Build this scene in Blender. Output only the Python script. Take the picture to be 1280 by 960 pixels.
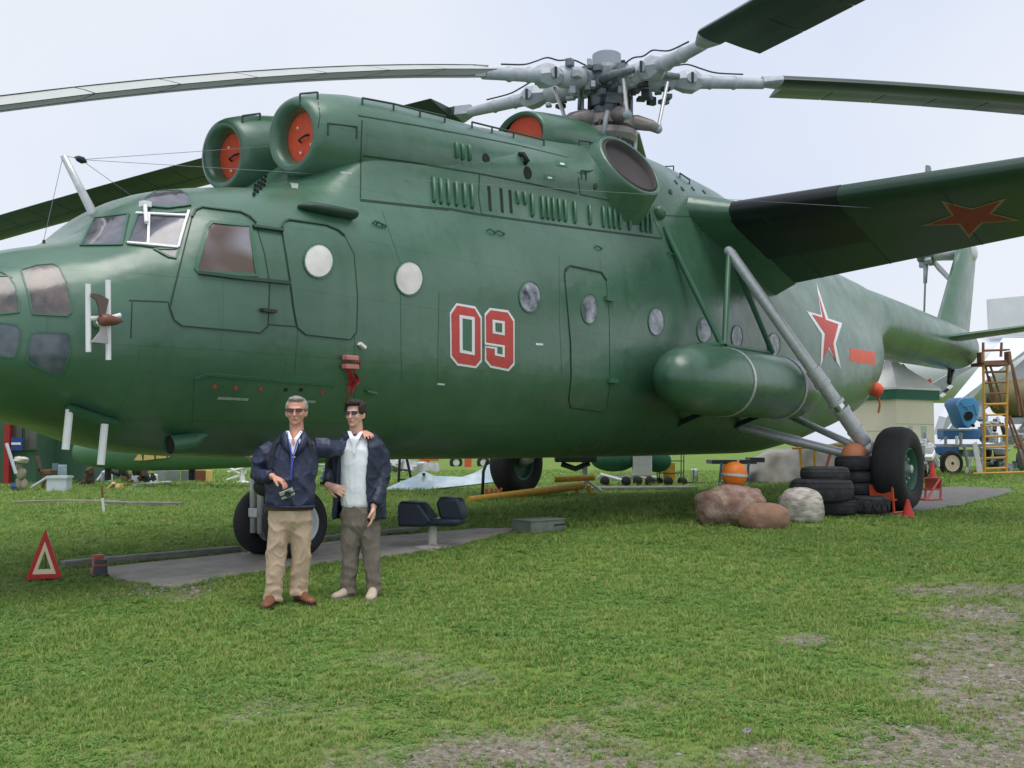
import bpy, bmesh, math, random
import numpy as np
from mathutils import Vector, Matrix, noise
from mathutils.bvhtree import BVHTree
for o in list(bpy.data.objects): bpy.data.objects.remove(o)
S = bpy.context.scene
COL = S.collection
PI = math.pi
# ------------------------------------------------------------------ camera
FPX, YAW, PITCH = 1307.2, .905, .057          # focal length in px of a 1280 px wide frame
CAM = Vector((-16.626, -9.163, 1.034))
FWD = Vector((math.sin(YAW)*math.cos(PITCH), math.cos(YAW)*math.cos(PITCH), math.sin(PITCH)))
RGT = Vector((math.cos(YAW), -math.sin(YAW), 0))
UP = RGT.cross(FWD)
FH = Vector((math.sin(YAW), math.cos(YAW), 0))
cam = bpy.data.cameras.new('camera'); co = bpy.data.objects.new('camera', cam); COL.objects.link(co)
co.matrix_world = Matrix(((RGT.x, UP.x, -FWD.x, CAM.x), (RGT.y, UP.y, -FWD.y, CAM.y), (RGT.z, UP.z, -FWD.z, CAM.z), (0, 0, 0, 1)))
cam.sensor_width = 36; cam.lens = 36*FPX/1280; cam.clip_end = 3000; cam.clip_start = .1
S.camera = co
# ------------------------------------------------------------------ sky, sun, exposure
SUN_EL, SUN_AZ = math.radians(74), math.radians(235)      # azimuth of the sun, measured from +X to +Y
W = bpy.data.worlds.new('World'); S.world = W; W.use_nodes = True
nt = W.node_tree; nt.nodes.clear()
out = nt.nodes.new('ShaderNodeOutputWorld')
sky = nt.nodes.new('ShaderNodeTexSky'); sky.sky_type = 'NISHITA'; sky.sun_disc = False
sky.sun_elevation = SUN_EL; sky.sun_rotation = PI/2-SUN_AZ; sky.air_density = 1.2; sky.dust_density = 3.0
b1 = nt.nodes.new('ShaderNodeBackground'); b1.inputs[1].default_value = .06
nt.links.new(sky.outputs[0], b1.inputs[0])
tc = nt.nodes.new('ShaderNodeTexCoord')
nz = nt.nodes.new('ShaderNodeTexNoise'); nz.inputs['Scale'].default_value = 1.6; nz.inputs['Detail'].default_value = 4; nz.inputs['Roughness'].default_value = .45
nt.links.new(tc.outputs['Generated'], nz.inputs['Vector'])
cr = nt.nodes.new('ShaderNodeValToRGB')                     # thin even overcast: blue-grey to white cloud
cr.color_ramp.elements[0].position = .36; cr.color_ramp.elements[0].color = (.69, .77, .95, 1)
cr.color_ramp.elements[1].position = .60; cr.color_ramp.elements[1].color = (.86, .90, .98, 1)
nt.links.new(nz.outputs[0], cr.inputs[0])
b2 = nt.nodes.new('ShaderNodeBackground'); b2.inputs[1].default_value = .80
nt.links.new(cr.outputs[0], b2.inputs[0])
ad = nt.nodes.new('ShaderNodeMixShader'); ad.inputs[0].default_value = .85
nt.links.new(b1.outputs[0], ad.inputs[1]); nt.links.new(b2.outputs[0], ad.inputs[2])
nt.links.new(ad.outputs[0], out.inputs[0])
sl = bpy.data.lights.new('sun', 'SUN'); sl.energy = 1.5; sl.angle = math.radians(35); sl.color = (1, .96, .9)
so = bpy.data.objects.new('sun', sl); COL.objects.link(so)
so.rotation_euler = Vector((math.cos(SUN_AZ)*math.cos(SUN_EL), math.sin(SUN_AZ)*math.cos(SUN_EL), math.sin(SUN_EL))).to_track_quat('Z', 'Y').to_euler()
S.view_settings.view_transform = 'Standard'; S.view_settings.look = 'None'; S.view_settings.gamma = 1
S.view_settings.use_curve_mapping = False; S.view_settings.exposure = .45
S.render.engine = 'CYCLES'
# ------------------------------------------------------------------ helpers
def srgb(r, g, b):
    f = lambda c: (c/255/12.92) if c <= 10 else (((c/255)+.055)/1.055)**2.4
    return (f(r), f(g), f(b), 1)
MATS = {}
def mat(name, col, rough=.6, metal=0, var=.12, scale=6, bump=0, bscale=40, col2=None, coat=0, stretch=None, detail=5, spec=.5, thr=None):
    """procedural Principled material: colour mottled by noise, optional second (wear) colour, fine relief"""
    if name in MATS: return MATS[name]
    m = bpy.data.materials.new(name); m.use_nodes = True; n = m.node_tree; p = n.nodes['Principled BSDF']
    p.inputs['Roughness'].default_value = rough; p.inputs['Metallic'].default_value = metal
    p.inputs['Specular IOR Level'].default_value = spec
    if coat: p.inputs['Coat Weight'].default_value = coat; p.inputs['Coat Roughness'].default_value = .15
    t = n.nodes.new('ShaderNodeTexCoord'); vec = t.outputs['Object']
    if stretch:
        mp = n.nodes.new('ShaderNodeMapping'); mp.inputs['Scale'].default_value = stretch
        n.links.new(vec, mp.inputs[0]); vec = mp.outputs[0]
    z = n.nodes.new('ShaderNodeTexNoise'); z.inputs['Scale'].default_value = scale; z.inputs['Detail'].default_value = detail; z.inputs['Roughness'].default_value = .6
    n.links.new(vec, z.inputs['Vector'])
    r = n.nodes.new('ShaderNodeValToRGB')
    a = tuple(c*(1-var) for c in col[:3])+(1,); b = col2 or tuple(min(1, c*(1+var)) for c in col[:3])+(1,)
    lo, hi = thr or (.3, .7)
    r.color_ramp.elements[0].position = lo; r.color_ramp.elements[0].color = a if not col2 else col
    r.color_ramp.elements[1].position = hi; r.color_ramp.elements[1].color = b
    n.links.new(z.outputs[0], r.inputs[0]); n.links.new(r.outputs[0], p.inputs['Base Color'])
    if bump:
        z2 = n.nodes.new('ShaderNodeTexNoise'); z2.inputs['Scale'].default_value = bscale; z2.inputs['Detail'].default_value = 4
        n.links.new(vec, z2.inputs['Vector'])
        bp = n.nodes.new('ShaderNodeBump'); bp.inputs['Strength'].default_value = bump; bp.inputs['Distance'].default_value = .02
        n.links.new(z2.outputs[0], bp.inputs['Height']); n.links.new(bp.outputs[0], p.inputs['Normal'])
    MATS[name] = m
    return m
def link(name, me, m=None, parent=None, smooth=False):
    o = bpy.data.objects.new(name, me); COL.objects.link(o)
    if m: me.materials.append(m)
    if parent: o.parent = parent
    if smooth: me.polygons.foreach_set('use_smooth', [True]*len(me.polygons))
    return o
def tag(o, label=None, cat=None, group=None, kind=None):
    if label: o['label'] = label
    if cat: o['category'] = cat
    if group: o['group'] = group
    if kind: o['kind'] = kind
    return o
def thing(name, label, cat, loc=(0, 0, 0), rz=0, group=None):
    o = bpy.data.objects.new(name, None); COL.objects.link(o); o.empty_display_size = .2
    o.location = loc; o.rotation_euler = (0, 0, rz)
    return tag(o, label, cat, group)
def copy_tree(o, parent=None):
    c = o.copy(); COL.objects.link(c); c.parent = parent
    for ch in list(o.children): copy_tree(ch, c)
    return c
V = Vector
class G:
    """collects shapes, builds ONE mesh object"""
    def __init__(s): s.v = []; s.f = []
    def add(s, v, f):
        k = len(s.v); s.v += [tuple(p) for p in v]; s.f += [[i+k for i in q] for q in f]; return s
    def box(s, c, d, rot=None, taper=1):
        R_ = rot if rot else Matrix.Identity(3); pts = []
        for z in (-1, 1):
            t = taper if z > 0 else 1
            for x, y in ((-1, -1), (1, -1), (1, 1), (-1, 1)):
                pts.append(V(c)+R_ @ V((x*d[0]/2*t, y*d[1]/2*t, z*d[2]/2)))
        return s.add(pts, [(0, 3, 2, 1), (4, 5, 6, 7), (0, 1, 5, 4), (1, 2, 6, 5), (2, 3, 7, 6), (3, 0, 4, 7)])
    def tube(s, path, rad, n=10, cap=True, sq=1, flat=None):
        path = [V(p) for p in path]
        if not hasattr(rad, '__len__'): rad = [rad]*len(path)
        rings = []; ref = None
        for i, p in enumerate(path):
            t = (path[min(i+1, len(path)-1)]-path[max(i-1, 0)]).normalized()
            if ref is None:
                ref = V((0, 0, 1)) if abs(t.z) < .9 else V((1, 0, 0))
                if flat: ref = V(flat)
            a = t.cross(ref).normalized(); b = a.cross(t).normalized(); ref = b
            rings.append([p+(a*math.cos(2*PI*k/n)+b*math.sin(2*PI*k/n)*sq)*rad[i] for k in range(n)])
        return s.loft(rings, cap)
    def loft(s, rings, cap=True, closed=True):
        n = len(rings[0]); v = [p for r in rings for p in r]; f = []
        for i in range(len(rings)-1):
            for k in range(n if closed else n-1):
                f.append((i*n+k, i*n+(k+1) % n, (i+1)*n+(k+1) % n, (i+1)*n+k))
        if cap: f.append(tuple(range(n))[::-1]); f.append(tuple((len(rings)-1)*n+k for k in range(n)))
        return s.add(v, f)
    def lathe(s, prof, o=(0, 0, 0), axis=(0, 0, 1), n=24, cap=False):
        ax = V(axis).normalized(); r0 = V((1, 0, 0)) if abs(ax.x) < .9 else V((0, 1, 0))
        a = ax.cross(r0).normalized(); b = ax.cross(a)
        return s.loft([[V(o)+ax*h+(a*math.cos(2*PI*k/n)+b*math.sin(2*PI*k/n))*max(r, 1e-4) for k in range(n)] for r, h in prof], cap)
    def sphere(s, c, r, n=16, m=10, sc=(1, 1, 1)):
        return s.loft([[V(c)+V((r*sc[0]*math.sin(PI*i/m)*math.cos(2*PI*k/n), r*sc[1]*math.sin(PI*i/m)*math.sin(2*PI*k/n), -r*sc[2]*math.cos(PI*i/m))) for k in range(n)] for i in range(m+1)], False)
    def prism(s, poly, d):
        """poly: 3D loop, d: extrusion vector"""
        n = len(poly); a = [V(p) for p in poly]; b = [p+V(d) for p in a]
        return s.add(a+b, [tuple(range(n))[::-1], tuple(range(n, 2*n))]+[(k, (k+1) % n, n+(k+1) % n, n+k) for k in range(n)])
    def mesh(s, name):
        me = bpy.data.meshes.new(name); me.from_pydata(s.v, [], s.f)
        bm = bmesh.new(); bm.from_mesh(me); bmesh.ops.remove_doubles(bm, verts=bm.verts, dist=1e-5)
        bmesh.ops.recalc_face_normals(bm, faces=bm.faces); bm.to_mesh(me); bm.free()
        return me
    def build(s, name, m, parent=None, smooth=False, bevel=0, auto=None, off=None):
        me = s.mesh(name)
        if off: me.transform(Matrix.Translation(-V(off)))
        o = link(name, me, m, parent, smooth)
        if bevel:
            md = o.modifiers.new('b', 'BEVEL'); md.width = bevel; md.segments = 2; md.limit_method = 'ANGLE'
        if auto: me.set_sharp_from_angle(angle=math.radians(auto))
        return o
def cat_rom(p, k):
    """Catmull-Rom through points p (arrays), k samples per span"""
    p = [np.array(q, float) for q in p]; o = []
    for i in range(len(p)-1):
        a = p[i-1] if i else 2*p[0]-p[1]; d = p[i+2] if i+2 < len(p) else 2*p[-1]-p[-2]
        b, c = p[i], p[i+1]
        for j in range(k):
            t = j/k
            o.append(.5*((2*b)+(-a+c)*t+(2*a-5*b+4*c-d)*t*t+(-a+3*b-3*c+d)*t**3))
    o.append(p[-1]); return o
def ray(u, v): return (FWD+RGT*((u-640)/FPX)+UP*((480-v)/FPX))
def gz(d):
    s = .041*(d-16.4); k = .05
    x = -s/k
    return -k*(x if x > 30 else math.log1p(math.exp(x)))
def ground_z(x, y):
    d = (x-CAM.x)*FH.x+(y-CAM.y)*FH.y
    return gz(d)+.012*noise.noise(V((x*.5, y*.5, 3)))*min(1, max(0, d/6))
def on_ground(u, v):
    d = ray(u, v); a = 2.0
    while a < 400:
        p = CAM+d*a
        if p.z < ground_z(p.x, p.y):
            lo, hi = a*.97-.1, a
            for _ in range(30):
                m_ = (lo+hi)/2; p = CAM+d*m_
                if p.z < ground_z(p.x, p.y): hi = m_
                else: lo = m_
            return CAM+d*hi
        a = a*1.02+.05
    return CAM+d*400
def at_y(u, v, y):
    d = ray(u, v); return CAM+d*((y-CAM.y)/d.y)
def at_d(u, v, depth): return CAM+ray(u, v)*depth
# ------------------------------------------------------------------ materials
def green_paint():
    m = bpy.data.materials.new('green paint'); m.use_nodes = True; n = m.node_tree; p = n.nodes['Principled BSDF']; L = n.links.new
    t = n.nodes.new('ShaderNodeTexCoord')
    def nz(sc, det, st=(1, 1, 1)):
        mp = n.nodes.new('ShaderNodeMapping'); mp.inputs['Scale'].default_value = st; L(t.outputs['Object'], mp.inputs[0])
        q = n.nodes.new('ShaderNodeTexNoise'); q.inputs['Scale'].default_value = sc; q.inputs['Detail'].default_value = det; q.inputs['Roughness'].default_value = .6; L(mp.outputs[0], q.inputs['Vector']); return q.outputs[0]
    def rp(src, a, b, ca, cb):
        q = n.nodes.new('ShaderNodeValToRGB'); q.color_ramp.elements[0].position = a; q.color_ramp.elements[0].color = ca; q.color_ramp.elements[1].position = b; q.color_ramp.elements[1].color = cb; L(src, q.inputs[0]); return q.outputs[0]
    base = rp(nz(.9, 6), .3, .7, srgb(58, 96, 73), srgb(76, 113, 90))
    streak = rp(nz(3.2, 7, (1.6, 1.6, .22)), .52, .8, (1, 1, 1, 1), (.72, .74, .72, 1))      # rain and oil streaks
    spots = rp(nz(14, 3), .70, .80, (1, 1, 1, 1), (.72, .8, .74, 1))
    mx = n.nodes.new('ShaderNodeMix'); mx.data_type = 'RGBA'; mx.blend_type = 'MULTIPLY'; mx.inputs[0].default_value = .8; L(base, mx.inputs[6]); L(streak, mx.inputs[7])
    m2 = n.nodes.new('ShaderNodeMix'); m2.data_type = 'RGBA'; m2.blend_type = 'MULTIPLY'; m2.inputs[0].default_value = .6; L(mx.outputs[2], m2.inputs[6]); L(spots, m2.inputs[7])
    sx = n.nodes.new('ShaderNodeSeparateXYZ'); cx = n.nodes.new('ShaderNodeCombineXYZ'); L(t.outputs['Object'], sx.inputs[0]); L(sx.outputs[0], cx.inputs[0]); L(sx.outputs[2], cx.inputs[1])
    bk = n.nodes.new('ShaderNodeTexBrick'); bk.inputs['Scale'].default_value = 1; bk.inputs['Brick Width'].default_value = 1.37; bk.inputs['Row Height'].default_value = .62; bk.inputs['Mortar Size'].default_value = .005; bk.inputs['Mortar Smooth'].default_value = .4
    bk.inputs['Color1'].default_value = (1, 1, 1, 1); bk.inputs['Color2'].default_value = (.93, .95, .93, 1); bk.inputs['Mortar'].default_value = (.62, .66, .62, 1); L(cx.outputs[0], bk.inputs['Vector'])
    m3 = n.nodes.new('ShaderNodeMix'); m3.data_type = 'RGBA'; m3.blend_type = 'MULTIPLY'; m3.inputs[0].default_value = .75; L(m2.outputs[2], m3.inputs[6]); L(bk.outputs[0], m3.inputs[7])
    L(m3.outputs[2], p.inputs['Base Color'])
    L(rp(nz(2.0, 6), .3, .75, (.24, .24, .24, 1), (.46, .46, .46, 1)), p.inputs['Roughness'])
    b1 = n.nodes.new('ShaderNodeBump'); b1.inputs['Strength'].default_value = .5; b1.inputs['Distance'].default_value = .03; L(nz(2.6, 2, (1, 1, 1.2)), b1.inputs['Height'])
    b2 = n.nodes.new('ShaderNodeBump'); b2.inputs['Strength'].default_value = .10; b2.inputs['Distance'].default_value = .004; L(nz(30, 4), b2.inputs['Height']); L(b1.outputs[0], b2.inputs['Normal']); L(b2.outputs[0], p.inputs['Normal'])
    p.inputs['Specular IOR Level'].default_value = .6; p.inputs['Coat Weight'].default_value = .32; p.inputs['Coat Roughness'].default_value = .3
    MATS['green paint'] = m; return m
GREEN = green_paint()
GREEN2 = mat('green paint plain', srgb(60, 104, 78), .38, var=.08, scale=4)
BLACK = mat('black rubber', srgb(34, 34, 36), .75, var=.25, scale=9, bump=.15, bscale=60)
DARK = mat('dark metal', srgb(38, 42, 42), .5, var=.2)
LINE = mat('panel gap', srgb(30, 56, 42), .7)
WHITE = mat('white paint', srgb(232, 232, 230), .5, var=.05)
RED = mat('faded red paint', srgb(196, 72, 66), .55, var=.08, scale=12)
ORANGE = mat('orange paint', srgb(222, 84, 48), .55, var=.1, scale=9)
STEEL = mat('silver painted steel', srgb(198, 199, 198), .36, metal=.35, var=.12, scale=14)
CHROME = mat('chrome', srgb(225, 228, 230), .12, metal=1, var=.04)
GREYP = mat('grey hub metal', srgb(168, 174, 178), .5, metal=.1, var=.14, scale=9, bump=.05)
GREYD = mat('oily grey metal', srgb(112, 119, 123), .5, metal=.2, var=.35, scale=14, bump=.15)
GRASSG = None
#@@SECTION ground
gb = G(); NX = 90
ds = [2+.5*i for i in range(60)]+[33*1.09**i for i in range(52)]
ws = [-1.5+3*i/NX for i in range(NX+1)]
rows = []
for d in ds:
    rows.append([V((CAM.x, CAM.y, 0))+FH*d+RGT*(w*max(d, 9)*1.0) for w in ws])
for r in rows:
    for p in r: p.z = ground_z(p.x, p.y)
gb.loft(rows, False, closed=False)
ground = gb.build('ground', mat('grass soil', srgb(104, 128, 66), .95, var=.3, scale=.8), smooth=True); tag(ground, kind='structure')
#@@SECTION helicopter
HELI = thing('helicopter', 'huge dark green military helicopter with red 09 on its side, standing across the grass', 'helicopter', (0, 0, 0))
ST = [
 (-13.30, [(0, 1.78), (.02, 1.79), (.04, 1.80), (.05, 1.83), (.06, 1.86), (.05, 1.89), (.045, 1.9), (.04, 1.91), (.03, 1.92), (.02, 1.93), (.01, 1.935), (0, 1.94)]),
 (-13.15, [(0, 1.58), (.16, 1.6), (.3, 1.66), (.4, 1.73), (.43, 1.86), (.41, 1.98), (.37, 2.06), (.32, 2.12), (.26, 2.17), (.18, 2.2), (.1, 2.215), (0, 2.22)]),
 (-12.80, [(0, 1.45), (.3, 1.49), (.57, 1.58), (.73, 1.66), (.77, 1.9), (.73, 2.1), (.66, 2.23), (.58, 2.32), (.47, 2.4), (.34, 2.46), (.18, 2.49), (0, 2.5)]),
 (-12.35, [(0, 1.28), (.4, 1.32), (.76, 1.47), (.96, 1.66), (1.0, 1.97), (.94, 2.23), (.85, 2.39), (.74, 2.5), (.6, 2.58), (.44, 2.65), (.24, 2.685), (0, 2.69)]),
 (-11.90, [(0, 1.18), (.5, 1.23), (.92, 1.41), (1.14, 1.68), (1.19, 2.05), (1.12, 2.36), (1.02, 2.53), (.9, 2.63), (.75, 2.71), (.55, 2.78), (.3, 2.82), (0, 2.83)]),
 (-11.68, [(0, 1.12), (.53, 1.17), (.97, 1.35), (1.21, 1.69), (1.27, 2.08), (1.21, 2.42), (1.12, 2.59), (1.0, 2.7), (.84, 2.79), (.62, 2.87), (.34, 2.93), (0, 2.95)]),
 (-11.36, [(0, 1.02), (.55, 1.07), (1.02, 1.3), (1.28, 1.70), (1.35, 2.12), (1.29, 2.48), (1.19, 2.68), (1.07, 2.85), (.9, 3.0), (.7, 3.12), (.4, 3.21), (0, 3.24)]),
 (-11.00, [(0, .95), (.6, 1.01), (1.09, 1.28), (1.38, 1.70), (1.45, 2.17), (1.40, 2.60), (1.30, 2.87), (1.18, 3.06), (1.02, 3.21), (.8, 3.33), (.45, 3.42), (0, 3.45)]),
 (-10.40, [(0, .905), (.62, .965), (1.14, 1.25), (1.45, 1.70), (1.53, 2.22), (1.49, 2.70), (1.38, 3.02), (1.24, 3.22), (1.06, 3.38), (.82, 3.50), (.45, 3.58), (0, 3.6)]),
 (-9.60, [(0, .875), (.65, .935), (1.18, 1.22), (1.50, 1.70), (1.58, 2.3), (1.54, 2.8), (1.43, 3.14), (1.28, 3.38), (1.1, 3.56), (.86, 3.68), (.45, 3.74), (0, 3.76)]),
 (-9.10, [(0, .855), (.655, .915), (1.19, 1.21), (1.515, 1.70), (1.59, 2.32), (1.55, 2.82), (1.43, 3.2), (1.28, 3.5), (1.15, 3.76), (.98, 3.98), (.55, 4.12), (0, 4.15)]),
 (-8.60, [(0, .85), (.66, .91), (1.2, 1.2), (1.53, 1.70), (1.6, 2.33), (1.56, 2.85), (1.43, 3.25), (1.28, 3.6), (1.15, 3.92), (1.02, 4.3), (.62, 4.66), (0, 4.5)]),
 (-7.8, [(0, .845), (.66, .905), (1.2, 1.2), (1.53, 1.70), (1.6, 2.34), (1.563, 2.875), (1.437, 3.305), (1.285, 3.68), (1.17, 4.02), (1.06, 4.42), (.62, 4.82), (0, 4.75)]),
 (-7.0, [(0, .84), (.66, .9), (1.2, 1.2), (1.53, 1.7), (1.6, 2.35), (1.565, 2.9), (1.44, 3.36), (1.29, 3.76), (1.19, 4.12), (1.13, 4.54), (.66, 5.02), (0, 4.95)]),
 (-5.0, [(0, .83), (.66, .89), (1.2, 1.2), (1.53, 1.7), (1.6, 2.35), (1.57, 2.95), (1.45, 3.5), (1.31, 3.93), (1.22, 4.33), (1.22, 4.78), (.69, 5.25), (0, 5.2)]),
 (-3.5, [(0, .83), (.66, .89), (1.2, 1.2), (1.53, 1.7), (1.6, 2.38), (1.58, 3.0), (1.47, 3.6), (1.34, 4.06), (1.25, 4.48), (1.17, 4.97), (.74, 5.45), (0, 5.62)]),
 (-2.0, [(0, .83), (.66, .89), (1.2, 1.2), (1.53, 1.7), (1.6, 2.4), (1.58, 3.03), (1.48, 3.66), (1.35, 4.15), (1.25, 4.6), (1.1, 5.1), (.65, 5.6), (0, 5.82)]),
 (0.0, [(0, .84), (.66, .9), (1.2, 1.21), (1.53, 1.71), (1.6, 2.42), (1.58, 3.03), (1.47, 3.62), (1.3, 4.15), (1.15, 4.6), (.95, 5.1), (.6, 5.55), (0, 5.78)]),
 (1.5, [(0, .85), (.66, .91), (1.2, 1.23), (1.52, 1.77), (1.59, 2.47), (1.56, 3.08), (1.42, 3.65), (1.23, 4.15), (1.07, 4.57), (.88, 5.0), (.52, 5.4), (0, 5.56)]),
 (3.0, [(0, .97), (.65, 1.04), (1.18, 1.4), (1.49, 1.88), (1.56, 2.55), (1.5, 3.15), (1.34, 3.68), (1.15, 4.12), (.99, 4.5), (.8, 4.88), (.46, 5.22), (0, 5.36)]),
 (4.5, [(0, 1.22), (.62, 1.28), (1.12, 1.58), (1.42, 2.05), (1.48, 2.65), (1.40, 3.2), (1.22, 3.68), (1.06, 4.08), (.92, 4.42), (.73, 4.77), (.42, 5.08), (0, 5.2)]),
 (6.0, [(0, 1.5), (.56, 1.56), (1.02, 1.83), (1.28, 2.28), (1.34, 2.8), (1.25, 3.27), (1.08, 3.68), (.96, 4.04), (.86, 4.35), (.68, 4.66), (.39, 4.94), (0, 5.05)]),
 (7.2, [(0, 1.88), (.46, 1.93), (.86, 2.17), (1.08, 2.55), (1.13, 2.96), (1.06, 3.34), (.95, 3.68), (.89, 4.0), (.82, 4.3), (.66, 4.6), (.38, 4.87), (0, 4.97)]),
 (8.0, [(0, 2.4), (.36, 2.45), (.7, 2.62), (.88, 2.9), (.93, 3.17), (.9, 3.42), (.87, 3.7), (.85, 3.98), (.79, 4.27), (.64, 4.57), (.37, 4.83), (0, 4.92)]),
 (8.3, [(0, 3.1), (.27, 3.13), (.54, 3.22), (.7, 3.34), (.77, 3.46), (.81, 3.6), (.83, 3.78), (.83, 4.0), (.78, 4.26), (.63, 4.55), (.36, 4.8), (0, 4.89)]),
]
def circ(x, zc, r):
    a = [0, 20, 42, 60, 75, 87, 100, 113, 127, 143, 161, 180]
    return (x, [(r*math.sin(math.radians(t)), zc-r*math.cos(math.radians(t))) for t in a])
ST += [circ(8.9, 4.03, .83), circ(11, 4.02, .80), circ(14, 4.0, .74), circ(16.5, 3.97, .69), circ(17.6, 3.99, .62), circ(18.3, 4.1, .40), circ(18.65, 4.15, .2), circ(18.75, 4.16, .02)]
def spline_stations():
    secs = []
    for x, p in ST:
        secs.append(np.array([(x, a, b) for a, b in cat_rom([(-p[1][0], p[1][1])]+p+[(-p[-2][0], p[-2][1])], 4)[4:-4]]))
    # along x: monotone-ish Hermite with non-uniform spacing
    xs = np.array([s[0] for s in ST]); A = np.stack(secs)
    n = len(xs); T = np.zeros_like(A)
    for i in range(n):
        if i == 0: T[i] = (A[1]-A[0])/(xs[1]-xs[0])
        elif i == n-1: T[i] = (A[-1]-A[-2])/(xs[-1]-xs[-2])
        else:
            h0, h1 = xs[i]-xs[i-1], xs[i+1]-xs[i]; d0, d1 = (A[i]-A[i-1])/h0, (A[i+1]-A[i])/h1
            w1, w2 = 2*h1+h0, h1+2*h0
            with np.errstate(all='ignore'): hm = (w1+w2)/(w1/d0+w2/d1)
            T[i] = np.where(d0*d1 > 0, hm, 0)
    out = []
    for i in range(n-1):
        h = xs[i+1]-xs[i]; k = max(3, int(h/.09))
        for j in range(k):
            t = j/k
            o = (2*t**3-3*t*t+1)*A[i]+(t**3-2*t*t+t)*h*T[i]+(-2*t**3+3*t*t)*A[i+1]+(t**3-t*t)*h*T[i+1]
            o[:, 0] = xs[i]+t*h; out.append(o)
    out.append(A[-1]); return out
SEC = spline_stations()
fb = G()
rings = []
for s in SEC:
    s = s.copy(); s[0, 1] = 0; s[-1, 1] = 0
    port = [V((p[0], -max(p[1], 0), p[2])) for p in s]; star = [V((p[0], max(p[1], 0), p[2])) for p in s[1:-1]][::-1]
    rings.append(port+star)
fb.loft(rings, True)
fus = fb.build('fuselage', GREEN, HELI, True)
NACX, NACZ, NACY = -9.42, 4.30, .60
nac_prof = [(.26, .16), (.275, .02), (.30, -.05), (.34, -.085), (.385, -.07), (.42, -.01), (.46, .12), (.50, .3), (.535, .55), (.555, .9), (.562, 1.5), (.562, 2.2), (.555, 2.9), (.53, 3.6), (.48, 4.3)]
NAX = V((1, 0, .075)).normalized()
skin_meshes = [fus]
for sgn in (-1, 1):
    n_ = G().lathe(nac_prof, (NACX, sgn*NACY, NACZ), NAX, 40).build('engine_nacelle', GREEN, HELI, True)
    skin_meshes.append(n_)
#@@SECTION heli details
def bvh_of(objs):
    v = []; f = []
    for o in objs:
        k = len(v); mw = o.matrix_world
        v += [mw @ p.co for p in o.data.vertices]; f += [[i+k for i in p.vertices] for p in o.data.polygons]
    return BVHTree.FromPolygons(v, f)
SKIN = bvh_of(skin_meshes)
def hit(u, v):
    """point of the skin that the photo shows at pixel u, v, and its normal"""
    d = ray(u, v).normalized(); p, n, i, t = SKIN.ray_cast(CAM, d)
    if p is None:
        p, n, i, t = SKIN.find_nearest(CAM+d*14)
    if n.dot(d) > 0: n = -n
    return p, n
def patch(name, poly, m, off=.004, parent=HELI, step=9, smooth=True, inset=None):
    bm = bmesh.new(); vs = [bm.verts.new((x, y, 0)) for x, y in poly]
    bm.faces.new(vs); bm.normal_update(); bmesh.ops.triangulate(bm, faces=bm.faces)
    xs = [p[0] for p in poly]; ys = [p[1] for p in poly]
    for ax, lo, hi in ((0, min(xs), max(xs)), (1, min(ys), max(ys))):
        c = lo+step*.37
        while c < hi:
            pc = (c, 0, 0) if ax == 0 else (0, c, 0); pn = (1, 0, 0) if ax == 0 else (0, 1, 0)
            bmesh.ops.bisect_plane(bm, geom=bm.verts[:]+bm.edges[:]+bm.faces[:], plane_co=pc, plane_no=pn)
            c += step
    for v in bm.verts:
        p, n = hit(v.co.x, v.co.y); v.co = p+n*off
    bmesh.ops.recalc_face_normals(bm, faces=bm.faces)
    me = bpy.data.meshes.new(name); bm.to_mesh(me); bm.free()
    # face outward
    c = sum((p.normal.dot(CAM-p.center) for p in me.polygons))
    if c < 0: me.flip_normals()
    return link(name, me, m, parent, smooth)
def dens(pts, closed, step=7):
    o = []; n = len(pts)
    for i in range(n if closed else n-1):
        a, b = pts[i], pts[(i+1) % n]; k = max(1, int(math.dist(a, b)/step))
        for j in range(k): o.append((a[0]+(b[0]-a[0])*j/k, a[1]+(b[1]-a[1])*j/k))
    if not closed: o.append(pts[-1])
    return o
def seam(name, pts, w, m, off=.003, closed=False, parent=HELI, h=0):
    q = [hit(*p) for p in dens(pts, closed)]; n = len(q); rows = []
    for i in range(n):
        a = q[i-1][0] if (closed or i) else q[0][0]; b = q[(i+1) % n][0] if (closed or i < n-1) else q[-1][0]
        t = (b-a).normalized(); nn = q[i][1]; sd = nn.cross(t).normalized()*w/2; p = q[i][0]+nn*off
        rows.append([p-sd, p-sd+nn*h, p+sd+nn*h, p+sd] if h else [p-sd, p+sd])
    if closed: rows.append(rows[0])
    g = G().loft(rows, False, closed=bool(h))
    return g.build(name, m, parent)
def ell(u, v, a, b, n=20, rot=0): return [(u+a*math.cos(2*PI*k/n)*math.cos(rot)-b*math.sin(2*PI*k/n)*math.sin(rot), v+a*math.cos(2*PI*k/n)*math.sin(rot)+b*math.sin(2*PI*k/n)*math.cos(rot)) for k in range(n)]
def Z(pts, ox, oy, s): return [(ox+x/s, oy+y/s) for x, y in pts]
def grow(poly, d):
    cx = sum(p[0] for p in poly)/len(poly); cy = sum(p[1] for p in poly)/len(poly); o = []
    for x, y in poly:
        l = math.hypot(x-cx, y-cy); o.append((x+(x-cx)/l*d, y+(y-cy)/l*d))
    return o
def glass(name, c1, c2, scale=5, rough=.12, thr=(.35, .65)):
    return mat(name, c1, rough, col2=c2, scale=scale, spec=.5, coat=.25, thr=thr)
GL_PORT = glass('whitened porthole', srgb(196, 190, 184), srgb(226, 222, 216), 3, .25)
GL_DARK = glass('porthole glass', srgb(52, 58, 68), srgb(168, 170, 178), 5, .1)  # pale blotches colour in sky reflections and light from inside
GL_COCK = glass('cockpit glass', srgb(62, 62, 68), srgb(112, 110, 118), 4, .1)
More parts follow.
